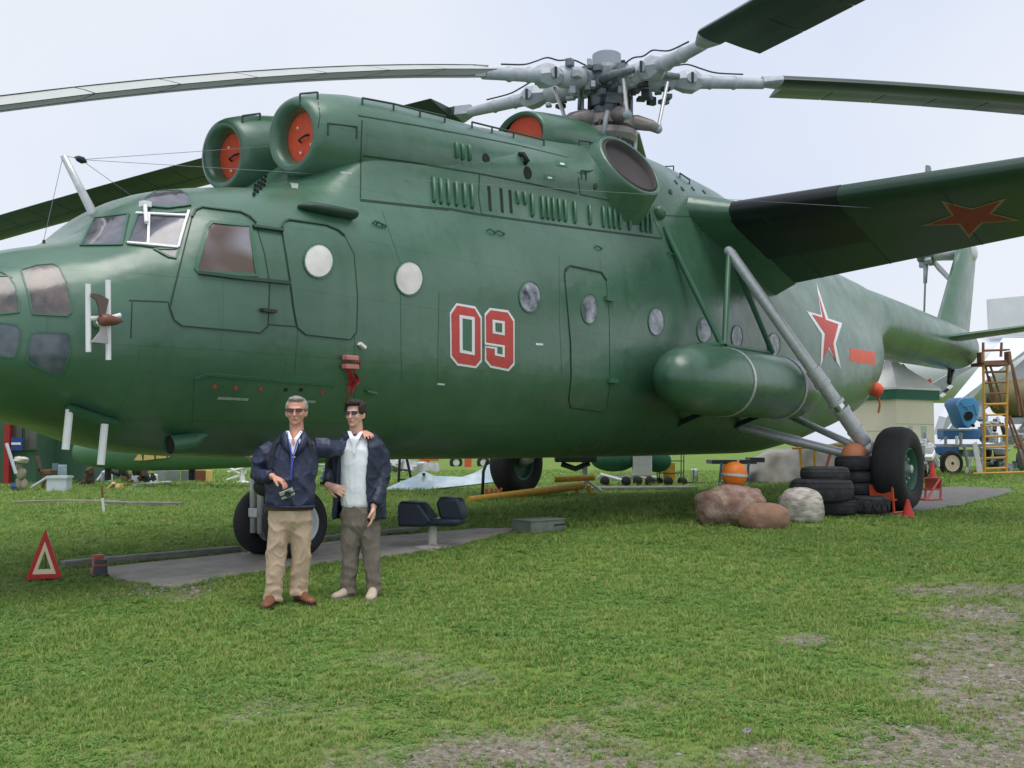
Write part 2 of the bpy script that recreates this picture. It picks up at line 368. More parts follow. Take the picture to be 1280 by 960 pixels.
GL_NOSE = glass('dusty nose glass', srgb(66, 68, 72), srgb(118, 104, 96), 5, .22)
GL_NOSE2 = glass('dark nose glass', srgb(52, 66, 74), srgb(96, 104, 110), 5, .15)
GREEND = mat('dark green paint', srgb(38, 66, 50), .5, var=.1)
# ---- windows
for u, v, a, b, m in [(511, 348, 17, 21, GL_PORT), (662, 371, 13, 19, GL_DARK), (820, 402, 9.5, 17, GL_DARK), (880, 413, 8.5, 15, GL_DARK), (921, 421, 6.5, 14, GL_DARK), (967, 431, 7.5, 14, GL_DARK)]:
    w = patch('window', ell(u, v, a, b), m, .006, step=6)
    seam('frame', ell(u, v, a+.4, b+.4), .018, GREEN2, .004, True, w, .008)
Z1 = lambda p: Z(p, 0, 160, 2.6667)
Z3 = lambda p: Z(p, 440, 140, 2.6667)
Z4 = lambda p: Z(p, 0, 310, 5.645)
Z5 = lambda p: Z(p, 800, 200, 2.6667)
# ---- nose glazing
for pl, m in ((Z4([(150, 160), (260, 125), (375, 117), (415, 140), (465, 240), (500, 380), (502, 455), (470, 478), (230, 465), (205, 330)]), GL_NOSE),
              (Z4([(-150, 250), (-60, 205), (60, 203), (100, 260), (135, 380), (132, 452), (0, 465), (-130, 440)]), GL_NOSE),
              (Z4([(230, 605), (260, 597), (470, 600), (497, 625), (490, 740), (440, 890), (390, 898), (240, 830), (195, 790), (200, 720), (215, 640)]), GL_NOSE2),
              (Z4([(-130, 520), (0, 528), (115, 545), (140, 580), (130, 700), (100, 765), (60, 770), (-100, 735)]), GL_NOSE2)):
    w = patch('nose_window', pl, m, .006, step=7)
    seam('frame', grow(pl, .4), .014, GREEN2, .005, True, w, .006)
# ---- windscreen and cockpit side window
for pl in (Z1([(270, 392), (318, 302), (428, 288), (405, 390)]), Z1([(425, 386), (462, 290), (628, 280), (596, 395), (510, 396)]), Z1([(515, 404), (594, 405), (585, 434), (562, 428)])):
    w = patch('windscreen_pane', pl, GL_COCK, .006, step=6)
    seam('frame', grow(pl, .5), .02, GREEN2, .006, True, w, .008)
for pts in (Z1([(456, 288), (628, 296)]), Z1([(425, 387), (594, 400)]), Z1([(499, 292), (494, 392)]), Z1([(630, 280), (594, 400)])):
    seam('white_frame_bar', pts, .022, WHITE, .012, False, HELI, .014)
g = G(); p0, n0 = hit(*Z1([(490, 270)])[0]); p1, n1 = hit(*Z1([(492, 330)])[0]); g.tube([p0+n0*.06, p1+n1*.05], .018); g.box(p0+n0*.05, (.08, .08, .05)); g.build('wiper_arm', WHITE, HELI)
w = patch('roof_window', Z1([(485, 262), (486, 238), (520, 214), (600, 211), (628, 226), (635, 260), (560, 268)]), GL_COCK, .012, step=6)
seam('frame', Z1([(485, 262), (486, 238), (520, 214), (600, 211), (628, 226), (635, 260), (560, 268)]), .02, GREEN2, .008, True, w, .010)
GL_SIDE = mat('side window glass', srgb(82, 64, 50), .1, col2=srgb(132, 128, 134), scale=1.7, spec=.6, coat=.5, thr=(.44, .62), detail=1)  # brown for the seat behind, pale tone colours in a reflection
# ---- doors: proud panels with dark gaps
def door(pl, window=None, m=GREEN, dark=None, name='door'):
    d = patch(name, pl, m, .008, step=11)
    seam('gap', pl, .013, LINE, .0095, True, d)
    if dark: seam('top_rail', dark, .019, GREEND, .01, False, d, .014)
    return d
dpl = Z1([(566, 600), (580, 540), (640, 300), (652, 278), (672, 268), (800, 283), (850, 318), (880, 420), (897, 520), (892, 660), (866, 683), (606, 660), (580, 640)])
d1 = door(dpl, dark=Z1([(640, 300), (652, 278), (672, 268), (800, 283), (832, 298), (852, 318)]))
pl = Z1([(655, 468), (690, 335), (706, 320), (830, 330), (852, 490), (665, 480)])
w = patch('window', pl, GL_SIDE, .012, d1, step=6); seam('frame', grow(pl, 1.2), .035, GREEN2, .010, True, w, .012)
seam('slide_rail', Z1([(660, 484), (800, 502), (962, 518)]), .03, GREEND, .012, False, d1, .025)
seam('slide_rail', Z1([(840, 332), (940, 345)]), .03, GREEND, .012, False, d1, .025)
p, n = hit(*Z1([(890, 610)])[0]); G().box(p+n*.03, (.16, .05, .03)).build('handle', DARK, d1)
d2 = door(Z1([(938, 335), (945, 316), (960, 308), (1085, 325), (1125, 342), (1148, 362), (1178, 420), (1190, 560), (1187, 680), (1166, 706), (1020, 690), (990, 665), (978, 600), (965, 500)]), dark=Z1([(938, 335), (945, 316), (960, 308), (1085, 325), (1125, 342), (1146, 360)]))
w = patch('window', ell(397.3, 326.5, 18, 20.5), GL_PORT, .014, d2, step=6); seam('frame', ell(397.3, 326.5, 18.5, 21), .018, GREEN2, .010, True, w, .010)
cd = Z3([(708, 545), (712, 522), (724, 513), (828, 535), (846, 560), (856, 690), (858, 900), (848, 985), (838, 1000), (728, 985), (722, 960), (730, 880), (728, 770)])
d3 = door(cd, dark=Z3([(710, 530), (724, 513), (828, 535), (846, 562)]))
w = patch('window', ell(736, 386, 10, 18.5), GL_DARK, .014, d3, step=5); seam('frame', ell(736, 386, 10.4, 19), .018, GREEN2, .010, True, w, .01)
for zx, zy in ((852, 625), (862, 895)):
    p, n = hit(*Z3([(zx, zy)])[0]); G().box(p+n*.03, (.2, .06, .06)).build('hinge', GREEN2, d3)
# ---- belly hatch outline, eyebrow fairing, small stencils
seam('panel_seam', Z1([(648, 836), (690, 820), (1108, 856), (1112, 862)]), .028, GREEN2, .004, False, HELI, .012)
for z in ((715, 862), (785, 866), (868, 870), (952, 872), (1003, 872), (1073, 880)):
    p, n = hit(*Z1([z])[0]); G().lathe([(.02, -.01), (.02, .008), (0, .009)], p, n, 10).build('fastener', RED if z[0] not in (952, 1003) else DARK, HELI)
STENC = mat('stencil', srgb(150, 165, 155), .6, var=.4, scale=60)
for a in (Z1([(728, 895), (830, 900), (826, 909), (722, 904)]), Z1([(990, 905), (1052, 908), (1050, 917), (995, 915)])): patch('stencil', a, STENC, .004, step=10)
g = G(); pts = [hit(*q) for q in Z1([(992, 268), (1030, 272), (1100, 284), (1172, 296)])]
g.tube([p+n*.03 for p, n in pts], [.03, .10, .115, .10], 10, True, .5); g.build('eyebrow_fairing', GREEND, HELI, True)
# ---- engine housing seams
for pts, wd in ((Z(((840, 600), (1280, 648)), 240, 100, 4), .03), (Z3([(28, 294), (250, 318), (330, 324), (360, 330), (430, 342), (700, 380), (1032, 422)]), .03), (Z3([(36, 146), (200, 168), (420, 205), (600, 240), (750, 272)]), .02),
        (Z3([(20, 12), (200, 42), (390, 78), (560, 112), (722, 152)]), .02), (Z3([(425, 205), (422, 280), (432, 342)]), .016), (Z3([(752, 200), (760, 275), (985, 320), (1035, 420)]), .016),
        (Z3([(1040, 345), (1138, 350), (1140, 300), (1230, 306)]), .016), (Z(((850, 200), (845, 330), (842, 590)), 240, 100, 4), .014), (Z(((630, 110), (640, 180), (630, 240)), 240, 100, 4), .010),
        (Z1([(0, 480), (40, 500)]), .012), (Z1([(430, 575), (560, 580), (565, 600)]), .012), (Z1([(440, 580), (436, 700)]), .01), (Z1([(890, 655), (985, 662)]), .012)):
    seam('panel_seam', [p for p in pts], wd, LINE, .003)
for pts in (Z3([(8, 480), (8, 700), (8, 955)]), Z3([(290, 600), (285, 900)]), Z3([(690, 480), (692, 700), (700, 900)]), Z3([(100, 330), (160, 500), (165, 900)]), [(243, 475), (240, 530)], [(365, 290), (372, 415), (368, 470)]):
    seam('plate_joint', pts, .008, mat('plate joint', srgb(46, 90, 68), .5), .002)
VENT = mat('vent dark', srgb(20, 26, 24), .8)
def louvre(x, y0, y1, w=.05):
    a, na = hit(*Z3([(x, y0)])[0]); b, nb = hit(*Z3([(x+2, y1)])[0])
    me = G(); me.tube([a-na*.01, a+na*.014+(b-a)*.08, a+na*.02+(b-a)*.5, b+nb*.018-(b-a)*.04, b-nb*.01], [w*.35, w*.55, w*.5, w*.45, w*.4], 8, True)
    lv = me.build('louvre', GREEN2, HELI, True)
    G().sphere(b+nb*.004, w*.3, 8, 6).build('louvre_opening', VENT, lv)
for L in [(270, 215, 300), (293, 220, 305), (318, 224, 308), (345, 230, 312), (372, 234, 315), (397, 239, 320), (550, 264, 305), (573, 267, 308), (598, 272, 348), (632, 279, 355), (650, 282, 357), (668, 285, 360), (688, 289, 362), (708, 292, 365), (740, 297, 370), (790, 309, 375), (835, 315, 383), (855, 318, 385), (872, 321, 388), (890, 324, 390), (922, 327, 393), (962, 332, 398), (978, 335, 400), (993, 338, 402), (345, 103, 152), (365, 108, 158), (388, 111, 160)]: louvre(*L)
for x, y0, y1 in ((456, 247, 330), (496, 254, 335), (526, 260, 338)):
    seam('vent_slit', Z3([(x, y0), (x+5, y1)]), .05, VENT, .004)
for u, v, r in ((607.5, 198.5, .07), (659.5, 216, .08)):
    p, n = hit(u, v); G().lathe([(r, -.02), (r, .006), (r*.8, .008), (0, .006)], p, n, 20).build('vent_hole', VENT, HELI)
a, na = hit(649, 193); b, nb = hit(656, 204); G().tube([a, a+na*.05+(b-a)*.3, b+nb*.05, b], .035, 8).build('drain_pipe', VENT, HELI, True)
for zx, zy in ((700, 172), (658, 217)):
    patch('data_plate', Z3([(zx-18, zy-10), (zx+18, zy-4), (zx+18, zy+12), (zx-18, zy+7)]), GREEN2, .006); patch('data_plate', Z3([(zx-7, zy-2), (zx+7, zy+1), (zx+7, zy+6), (zx-7, zy+4)]), WHITE, .009)
for q, s_ in ((Z3([(612, 770), (636, 772), (636, 778), (612, 777)]), WHITE), (Z3([(284, 903), (308, 905), (308, 911), (284, 909)]), WHITE), (Z(((742, 458), (798, 464), (796, 474), (742, 468)), 240, 100, 4), STENC), (Z(((492, 515), (532, 520), (530, 545), (500, 542)), 240, 100, 4), STENC)): patch('stencil', q, s_, .004, step=8)
for q in (Z3([(70, 370)]), Z3([(450, 395)]), Z3([(480, 400)]), Z3([(810, 450)]), Z3([(1050, 470)]), Z3([(1160, 390)]), Z(((920, 720),), 240, 100, 4), Z1([(1218, 872)]), Z3([(46, 928)])):
    p, n = hit(*q[0]); G().tube([p, p+n*.04, p+n*.04+V((.12, 0, -.02)), p+V((.12, 0, -.02))], .012, 6).build('step_handle', GREEN2, HELI)
# vent holes beside the far intake
for i in range(4):
    for j in range(3):
        p, n = hit(240+(318+i*17-(j*4))/4, 100+(535-i*12+j*22-i*3)/4); G().box(p+n*.003, (.025, .02, .06)).build('vent_hole', VENT, HELI)
# ---- markings
def digits():
    o0 = Z3([(347, 637), (410, 648), (432, 683), (432, 832), (413, 854), (350, 845), (327, 817), (325, 668)])
    o9 = Z3([(458, 653), (520, 661), (541, 692), (541, 842), (521, 864), (460, 852), (442, 830), (441, 672)])
    for o in (o0, o9):
        w = patch('number_digit', o, WHITE, .004, step=8); patch('red_fill', grow(o, -3.0), RED, .007, w, step=8)
        if o is o0: hs = [([(356, 676), (407, 684), (407, 811), (357, 802)], [(366, 688), (397, 693), (397, 799), (367, 792)])]
        else: hs = [([(466, 692), (507, 698), (507, 745), (467, 738)], [(475, 702), (498, 705), (498, 735), (476, 731)]), ([(440, 768), (507, 778), (507, 818), (474, 811), (474, 790), (440, 784)], [(440, 775), (499, 784), (499, 808), (482, 804), (482, 784), (440, 779)])]
        for a, b in hs:
            h = patch('white_outline', Z3(a), WHITE, .010, w, step=8); patch('green_counter', Z3(b), GREEN2, .013, w, step=8)
digits()
star = [(1020, 353), (1035, 398), (1052.5, 404), (1044.5, 429.5), (1051, 461), (1034, 434), (1025, 459), (1027, 418), (1008, 389), (1026, 394)]
w = patch('star_emblem', star, WHITE, .005, step=2); patch('red_star', Z5([(593, 445), (618, 533), (660, 548), (643, 611), (654, 674), (629, 622), (609, 665), (615, 578), (572, 515), (608, 526)]), RED, .012, w, step=2)
patch('orange_panel', Z5([(700, 627), (783, 640), (783, 684), (700, 671)]), mat('orange decal', srgb(224, 98, 74), .6), .004, step=6)
# ---- intake covers
for sgn in (-1, 1):
    c = V((NACX, sgn*NACY, NACZ))+NAX*.10
    cv = G().lathe([(0, 0), (.15, .003), (.27, .0)], c, NAX, 30).build('intake_cover', ORANGE, HELI, True)
    G().tube([c-NAX*.0+V((0, -.07, .02)), c-NAX*.05+V((0, -.05, -.0)), c-NAX*.05+V((0, .04, -.03)), c+V((0, .06, -.04))], .012, 6).build('handle', DARK, cv)
    for dy, dz in ((.1, .12), (-.12, -.1), (.05, -.16)): G().sphere(c-NAX*.01+V((0, dy, dz)), .016, 8, 6).build('stud', WHITE, cv)
# ---- oil cooler hood on top
hd = []
for x, r, z in ((-4.72, .30, 5.50), (-4.8, .34, 5.50), (-4.75, .37, 5.50), (-4.5, .40, 5.52), (-4.0, .43, 5.56), (-3.5, .46, 5.56), (-3.0, .46, 5.5), (-2.6, .40, 5.4)):
    hd.append([V((x, r*1.25*math.cos(2*PI*k/28), z+r*math.sin(2*PI*k/28))) for k in range(28)])
hood = G().loft(hd, False).build('oil_cooler_hood', GREEN, HELI, True)
G().lathe([(0, 0), (.33, 0)], (-4.68, 0, 5.5), (1, 0, 0), 24).build('intake_cover', ORANGE, hood)
# ---- exhausts
for sgn in (-1, 1):
    n = V((-.12, sgn*.80, .52)).normalized(); c = V((-3.88, sgn*1.29, 5.02))+n*.04
    fr = G().lathe([(.74, -.62), (.69, -.45), (.645, -.3), (.61, -.15), (.585, -.05), (.57, -.01), (.555, .012), (.53, .012), (.51, 0), (.50, -.06)], c, n, 40).build('exhaust_fairing', GREEN, HELI, True)
    G().lathe([(.505, -.02), (.485, .02), (.475, .02), (.465, -.07), (.45, -.085), (0, -.09)], c, n, 40).build('exhaust_pipe', mat('exhaust steel', srgb(64, 58, 58), .7, metal=.1, var=.12, scale=2), fr, True)
# ---- hand rails
def rail(pts, h=.075, posts=None, r=.012):
    q = [hit(*p) for p in pts]; t = [p+V((0, 0, h)) for p, n in q]; g = G(); g.tube(t, r, 6)
    for a, b in zip(q, t): g.tube([a[0]-V((0, 0, .05)), b], r, 6)
    g.build('handrail', GREEND, HELI)
for pts in ([(375, 126), (397, 124)], [(303, 153), (325, 150)], [(453, 131), (492, 138), (525, 146), (556, 153)], [(590, 160), (615, 166), (642, 172), (680, 182)], [(410, 163), (446, 167)], [(805, 192), (825, 202), (842, 213)], [(850, 222), (862, 230)], [(724, 182), (738, 184), (752, 188)]): rail(pts)
# small bolts and drains on the aft housing
for q in ((868, 222), (880, 240), (866, 236), (838, 240), (872, 247), (845, 228), (853, 236)):
    p, n = hit(*q); G().lathe([(.045, -.01), (.045, .012), (0, .014)], p, n, 10).build('service_cap', GREEND, HELI)
p, n = hit(823, 266); G().lathe([(.12, -.02), (.115, .05), (.06, .10), (0, .11)], p, n, 16).build('light_blister', GREEN2, HELI, True)
p, n = hit(1092, 486); G().lathe([(.17, -.05), (.16, .1), (.1, .2), (0, .22)], p, n, 16).build('lamp_cover', ORANGE, HELI, True)
G().tube([p+n*.1-V((0, 0, .1)), p+n*.14-V((0, 0, .3)), p+n*.1-V((0, 0, .5))], .025, 6).build('cover_strap', mat('orange strap', srgb(190, 110, 60), .8), HELI)
# red ribbon streamers on a pitot cover
RIB = mat('red ribbon', srgb(168, 28, 44), .7, var=.2, scale=30)
p, n = hit(434, 447); G().box(p+n*.05, (.16, .08, .05)).build('pitot_clamp', mat('pale red metal', srgb(190, 120, 110), .5), HELI, bevel=.01)
p2, n2 = hit(434, 457); G().box(p2+n2*.05, (.17, .08, .05)).build('pitot_clamp', MATS['pale red metal'], HELI, bevel=.01)
for du, L, w in ((-2, 56, .05), (7, 26, .04), (2, 40, .04)):
    rows = []
    for i in range(9):
        pp, nn = hit(434+du+3*math.sin(i*1.1+du), 452+i*L/8); sd = V((.55, -.8, 0)).cross(V((0, 0, 1))).cross(V((0, 0, 1))).normalized()*0
        sd = RGT*w*(.6+.4*math.cos(i*.9+du)); o_ = nn*(.05+.015*math.sin(i*1.7+du))
        rows.append([pp+o_-sd*.5, pp+o_+sd*.5, pp+o_+sd*.5+nn*.004, pp+o_-sd*.5+nn*.004])
    G().loft(rows, True).build('red_ribbon', RIB, HELI)
p, n = hit(450, 432); G().box(p+n*.03, (.08, .05, .03), Matrix.Rotation(.5, 3, 'Y')).build('vent_tab', WHITE, HELI)
# ---- nose probe: two white rods, brown vane
g = G(); pc, nc = hit(118, 405); bx = V((1, 0, 0))
c = pc+V((-.02, -.2, 0))
G().tube([pc-nc*.05, c+V((0, .02, 0))], .04, 10).build('probe_mount', CHROME, HELI, True)
q = at_y(110, 400, c.y); G().tube([at_y(110, 355, c.y), at_y(110.5, 440, c.y)], .022, 8).build('white_rod', WHITE, HELI)
G().tube([at_y(135, 350, c.y-.02), at_y(135.5, 450, c.y-.02)], .022, 8).build('white_rod', WHITE, HELI)
G().tube([at_y(110, 398, c.y), at_y(136, 398, c.y-.02), at_y(151, 394, c.y-.05)], .02, 8).build('cross_rod', WHITE, HELI)
BROWN = mat('brown vane', srgb(112, 68, 52), .45, var=.15)
G().tube([at_y(124, 399, c.y-.06), at_y(127, 400, c.y-.06), at_y(135, 400, c.y-.07), at_y(145, 401, c.y-.09), at_y(154, 401.5, c.y-.1)], [.03, .05, .05, .035, .004], 12).build('vane_body', BROWN, HELI, True)
bl = [at_y(u, v, c.y-.05) for u, v in Z4([(640, 320), (700, 330), (760, 365), (735, 475), (690, 475), (690, 420), (670, 365), (635, 345)])]
G().prism(bl, (.0, -.02, 0)).build('vane_blade', mat('brown grey vane', srgb(92, 78, 70), .5), HELI)
bl = [at_y(u, v, c.y-.04) for u, v in Z4([(640, 665), (700, 590), (705, 545), (740, 545), (755, 675)])]
G().prism(bl, (.0, -.02, 0)).build('vane_blade', mat('pale vane', srgb(170, 165, 165), .4), HELI)
# ---- antenna mast, insulator and wires
mb = at_y(119, 272, 0); mt = at_y(79, 194, 0); G().tube([mb-V((0, 0, .1)), mb, mt], [.05, .045, .03], 10).build('antenna_mast', STEEL, HELI, True)
INS = at_y(101, 199.5, .1); G().lathe([(0, -.08), (.03, -.03), (.035, .02), (0, .08)], INS, (1, .2, -.1), 10).build('insulator', DARK, HELI, True)
WIRE = mat('antenna wire', srgb(120, 124, 130), .6)
for a, b in ((mt, at_y(52, 312, 0)), (mt, INS), (INS, V((-8.9, .1, 4.45))), (INS, at_y(165, 245, .3)), (INS, at_y(1187, 266, -4.6))):
    G().tube([a, b], .0028, 5).build('antenna_wire', WIRE, HELI)
G().tube([at_y(55, 300, 0), at_y(53, 316, 0)], .012, 6).build('wire_anchor', DARK, HELI)
# ---- belly aerial bracket with two white posts, lamp, scoop, chrome pipe
pa, na = hit(85, 505); pb, nb = hit(147, 525)
G().tube([pa+na*.05, pb+nb*.05], .075, 4, True, .6).build('aerial_bracket', GREEN2, HELI)
for u0, v0, u1, v1 in ((87, 512, 82, 562), (131, 530, 126, 581)):
    y_ = pa.y-.03 if u0 < 100 else pb.y-.03
    G().tube([at_y(u0, v0, y_), at_y(u1, v1, y_)], .032, 10).build('white_post', WHITE, HELI)
p, n = hit(236, 545); G().tube([p-n*.05+V((.3, 0, .05)), p+n*.06, p+n*.07-V((.22, 0, .02))], [.03, .085, .085], 16, False).build('air_scoop', GREEN2, HELI, True)
G().lathe([(0, 0), (.08, 0)], p+n*.07-V((.2, 0, .02)), (1, 0, 0), 14).build('scoop_mouth', VENT, HELI)
c0 = at_y(299, 544, -.45); c1 = at_y(303, 562, -.45); c2 = at_y(316, 575, -.45); c3 = at_y(333, 580, -.45)
G().tube([c0+V((0, 0, .1)), c0, c1, c2, c3], [.04, .04, .035, .03, .028], 12).build('chrome_pipe', CHROME, HELI, True)
# ---- main rotor
HB = V((-2.45, 0, 6.97)); SWA = mat('swashplate steel', srgb(146, 138, 134), .45, metal=.25, var=.15, scale=9)
BLSHEEN = mat('blade sky sheen', srgb(188, 190, 182), .35, var=.04, spec=.6)  # pale colour stands in for sky reflected on one blade's top
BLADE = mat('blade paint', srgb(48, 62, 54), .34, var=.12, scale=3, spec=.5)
def blade_z(k, s):
    if k == 4: return -.36*(1-math.exp(-s/1.1))-(.004*(s-6)**2 if s > 6 else 0)
    a, b = ((-.17, -.0105), (-.035, -.0014), (-.01, -.003), (.03, -.0058))[k]
    lim = 9.6 if k == 0 else 30
    z = a*s+b*s*s
    if s > lim: z = a*lim+b*lim*lim+(a+2*b*lim)*.75*(s-lim)
    return z
def airfoil(ch, th):
    up = [(0, 0), (.03, .045), (.1, .075), (.25, .1), (.4, .095)]; lo = [(.4, -.035), (.25, -.045), (.1, -.04), (.03, -.025)]
    return [(x*ch, y*th) for x, y in up+lo], [(x*ch, y*th) for x, y in ((.4, .085), (.7, .048), (1, .004), (1, -.004), (.7, -.022), (.4, -.03))]
IMG_AZ = [222, 150, 78, 6, -64.5]
PITCHES = [10.2, -9, 4, -2, 10]
for k in range(5):
    th = math.radians(IMG_AZ[k]); d = RGT*math.cos(th)+FH*math.sin(th); le = d.cross(V((0, 0, 1))).normalized()
    def P(s): return HB+d*s+V((0, 0, blade_z(k, s)))
    p_ = math.radians(PITCHES[k]); upv = V((0, 0, 1))
    ch_v = -(le*math.cos(p_)+upv*math.sin(p_)); nv = d.cross(ch_v).normalized()
    if nv.z < 0: nv = -nv
    def sec(s, pts, c0): return [P(s)+ch_v*(x-c0)+nv*y for x, y in pts]
    spar, pocket = airfoil(1.0, 1.25)
    ss = [2.9+.45*i for i in range(33)]
    bl = G().loft([sec(s, spar, .28) for s in ss]).build('rotor_blade', BLSHEEN if k == 0 else BLADE, HELI, True, auto=40)
    s = 3.0 if k != 4 else 3.0
    G().loft([sec(2.62, [(x*.45+.16, y) for x, y in spar], .28), sec(2.9, spar, .28)]).build('blade_root', GREYP, bl, True, auto=40)
    while s < 17.2:
        e = min(s+.92, 17.4)
        G().loft([sec(s, pocket, .28), sec(e-.02, pocket, .28)]).build('blade_pocket', BLSHEEN if k == 0 else BLADE, bl)
        s = e
    if k == 0:                                  # top in the sheen colour, dark underside
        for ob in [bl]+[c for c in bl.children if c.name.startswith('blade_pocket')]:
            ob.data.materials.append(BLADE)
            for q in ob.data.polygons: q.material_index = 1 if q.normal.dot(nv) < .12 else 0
    # hub arm and grip
    gr = G().tube([P(.55), P(.62), P(.66), P(1.02), P(1.05), P(1.12)], [.13, .155, .175, .175, .16, .13], 20).build('blade_grip', GREYP, HELI, True, auto=40)
    G().tube([P(1.1), P(1.3), P(1.45), P(1.6)], [.12, .2, .21, .11], 6, True, .95).build('grip_flange', GREYP, gr)
    for sg in (-1, 1):
        G().lathe([(0, .0), (.085, 0), (.09, -.03), (.06, -.25)], P(1.38)+le*(-.17*sg)-le*sg*.04, -le*sg, 16).build('hinge_pin', GREYP, gr, True, auto=40)
        G().box(P(1.38)-le*sg*.222, (.03, .03, .17)).build('pin_lock', DARK, gr)
    G().tube([P(1.55), P(1.7), P(1.74), P(1.78), P(2.1), P(2.14), P(2.2), P(2.4), P(2.65)], [.115, .11, .125, .105, .1, .118, .095, .09, .085], 16).build('blade_neck', GREYP, gr, True, auto=40)
    G().tube([P(.2), P(.4), P(.6)], [.2, .16, .17], 10).build('hub_fork', GREYD, gr, True)
    G().tube([P(.35)+le*.28-V((0, 0, .05)), P(.7)+le*.3, P(1.15)+le*.22], [.07, .07, .05], 12).build('lag_damper', GREYD, gr, True)
    for z_ in (.14, -.14): G().box(P(.42)+V((0, 0, z_)), (.3, .3, .07), Matrix.Rotation(math.atan2(d.y, d.x), 3, 'Z')).build('fork_plate', GREYD, gr, bevel=.015)
    cab = [P(.5)+V((0, 0, .22)), P(.8)+V((0, 0, .29)), P(1.1)+V((0, 0, .26)), P(1.35)+V((0, 0, .29)), P(1.6)+V((0, 0, .22)), P(1.85)+V((0, 0, .16)), P(2.3)+V((0, 0, .15))]
    G().tube([V(c) for c in cat_rom([tuple(c) for c in cab], 5)], .013, 6).build('cable', DARK, gr, True)
    random.seed(k)
    for j in range(20):
        G().box(P(.2+.045*j)+le*random.uniform(-.25, .25)+V((0, 0, random.uniform(-.3, .2))), (random.uniform(.06, .16), random.uniform(.06, .16), random.uniform(.05, .14)), Matrix.Rotation(random.uniform(0, 3), 3, 'Z')).build('hub_fitting', random.choice((GREYD, GREYP, GREYD, DARK)), gr, bevel=.01)
    # pitch link and swashplate arm
    a_ = HB+d*.82+le*.12+V((0, 0, -.82)); t_ = P(.95)+le*.26-V((0, 0, .1))
    lk = G().tube([a_, a_+(t_-a_)*.1, a_+(t_-a_)*.12, t_], [.05, .05, .03, .03], 10).build('pitch_link', STEEL, HELI, True)
    G().sphere(a_, .075, 12, 8).build('ball_joint', GREYP, lk, True)
    G().tube([HB+d*.25+V((0, 0, -.72)), HB+d*.5+le*.05+V((0, 0, -.7)), HB+d*.72+le*.1+V((0, 0, -.76)), a_], [.15, .125, .095, .075], 12).build('swashplate_arm', SWA, HELI, True)
hub = G().lathe([(.0, .2), (.3, .2), (.34, .12), (.42, .1), (.45, -.05), (.42, -.2), (.3, -.25), (.26, -.45)], HB, (0, 0, 1), 28).build('rotor_hub', GREYD, HELI, True, auto=35)
G().lathe([(.24, .1), (.235, .42), (.2, .445), (0, .45)], HB, (.0, 0, 1), 24).build('hub_cap', mat('hub cap grey', srgb(150, 158, 164), .45, var=.06), hub, True, auto=40)
G().lathe([(.22, -.2), (.22, -1.3)], HB, (0, 0, 1), 20).build('mast', GREYD, hub, True)
G().lathe([(.3, -.62), (.42, -.66), (.42, -.8), (.3, -.84), (.3, -.62)], HB, (0, 0, 1), 28).build('swashplate', SWA, HELI, True, auto=40)
G().lathe([(.3, -.86), (.48, -.88), (.5, -.98), (.44, -1.06), (.3, -1.08), (.3, -.86)], HB, (0, 0, 1), 28).build('swashplate', SWA, HELI, True, auto=40)
G().lathe([(.36, -1.06), (.34, -1.3), (.55, -1.34), (.58, -1.45)], HB, (0, 0, 1), 28).build('mast_collar', GREYD, HELI, True, auto=40)
random.seed(4)
for j in range(34):
    a = random.uniform(0, 2*PI); r = random.uniform(.26, .5); z0 = random.uniform(-1.35, -.35)
    G().tube([HB+V((r*math.cos(a), r*math.sin(a), z0-.15)), HB+V((r*math.cos(a+.2), r*math.sin(a+.2), z0+random.uniform(.1, .3)))], random.uniform(.02, .05), 8).build('control_rod', random.choice((GREYD, DARK, GREYP)), HELI, True)
# ---- wings
WUND = mat('wing underside dark', srgb(20, 26, 24), .4, var=.2, scale=4)  # inner walkway tone, blackened to add the underside's shade
def wing(sg):
    def sec(y):
        t = (abs(y)-1.2)/6.45
        le = V((-1.78, y, 4.70)); te = V((.80-.62*t*1.05, y, 3.80+.52*t)); c = te-le; ch = c.length; cx = c/ch; n = V((-cx.z, 0, cx.x))
        if n.z < 0: n = -n
        pr = [(0, 0), (.012, .035), (.05, .065), (.15, .09), (.35, .095), (.6, .065), (.85, .027), (1, .003), (1, -.003), (.85, -.012), (.6, -.02), (.35, -.03), (.15, -.038), (.05, -.033), (.012, -.02)]
        return [le+cx*(x*ch)+n*(z*ch*1.25) for x, z in pr]
    ys = [1.25, 1.9, 2.7, 2.75, 3.6, 4.5, 5.5, 6.5, 7.3, 7.55, 7.65]
    w = G().loft([sec(sg*y) for y in ys]).build('wing', mat('shaded wing green', srgb(34, 62, 46), .4, var=.15, scale=2.5), HELI, True, auto=50)  # green darkened all over to carry the wing's underside shade
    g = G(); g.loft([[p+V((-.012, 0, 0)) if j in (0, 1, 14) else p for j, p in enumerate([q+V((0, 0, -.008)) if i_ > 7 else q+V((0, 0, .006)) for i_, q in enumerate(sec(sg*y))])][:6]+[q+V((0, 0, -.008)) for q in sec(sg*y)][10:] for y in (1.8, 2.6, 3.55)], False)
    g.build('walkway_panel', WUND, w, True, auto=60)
    return w, sec
wg, wsec = wing(-1); wing(1)
for y in (-2.35, -3.55, -5.0):
    s_ = wsec(y); G().tube([s_[i]+V((0, 0, -.004)) for i in (8, 9, 10, 11, 12, 13)], .008, 5).build('rib_seam', LINE, wg)
g = G()                                            # red star on the underside
def und(y, f):                                     # point on the underside at span y and chord fraction f
    s_ = wsec(y); a = [(1, 8), (.85, 9), (.6, 10), (.35, 11), (.15, 12), (.05, 13), (0, 0)]
    for (f0, i0), (f1, i1) in zip(a, a[1:]):
        if f1 <= f <= f0: return s_[i1]+(s_[i0]-s_[i1])*((f-f1)/(f0-f1))
    return s_[8]
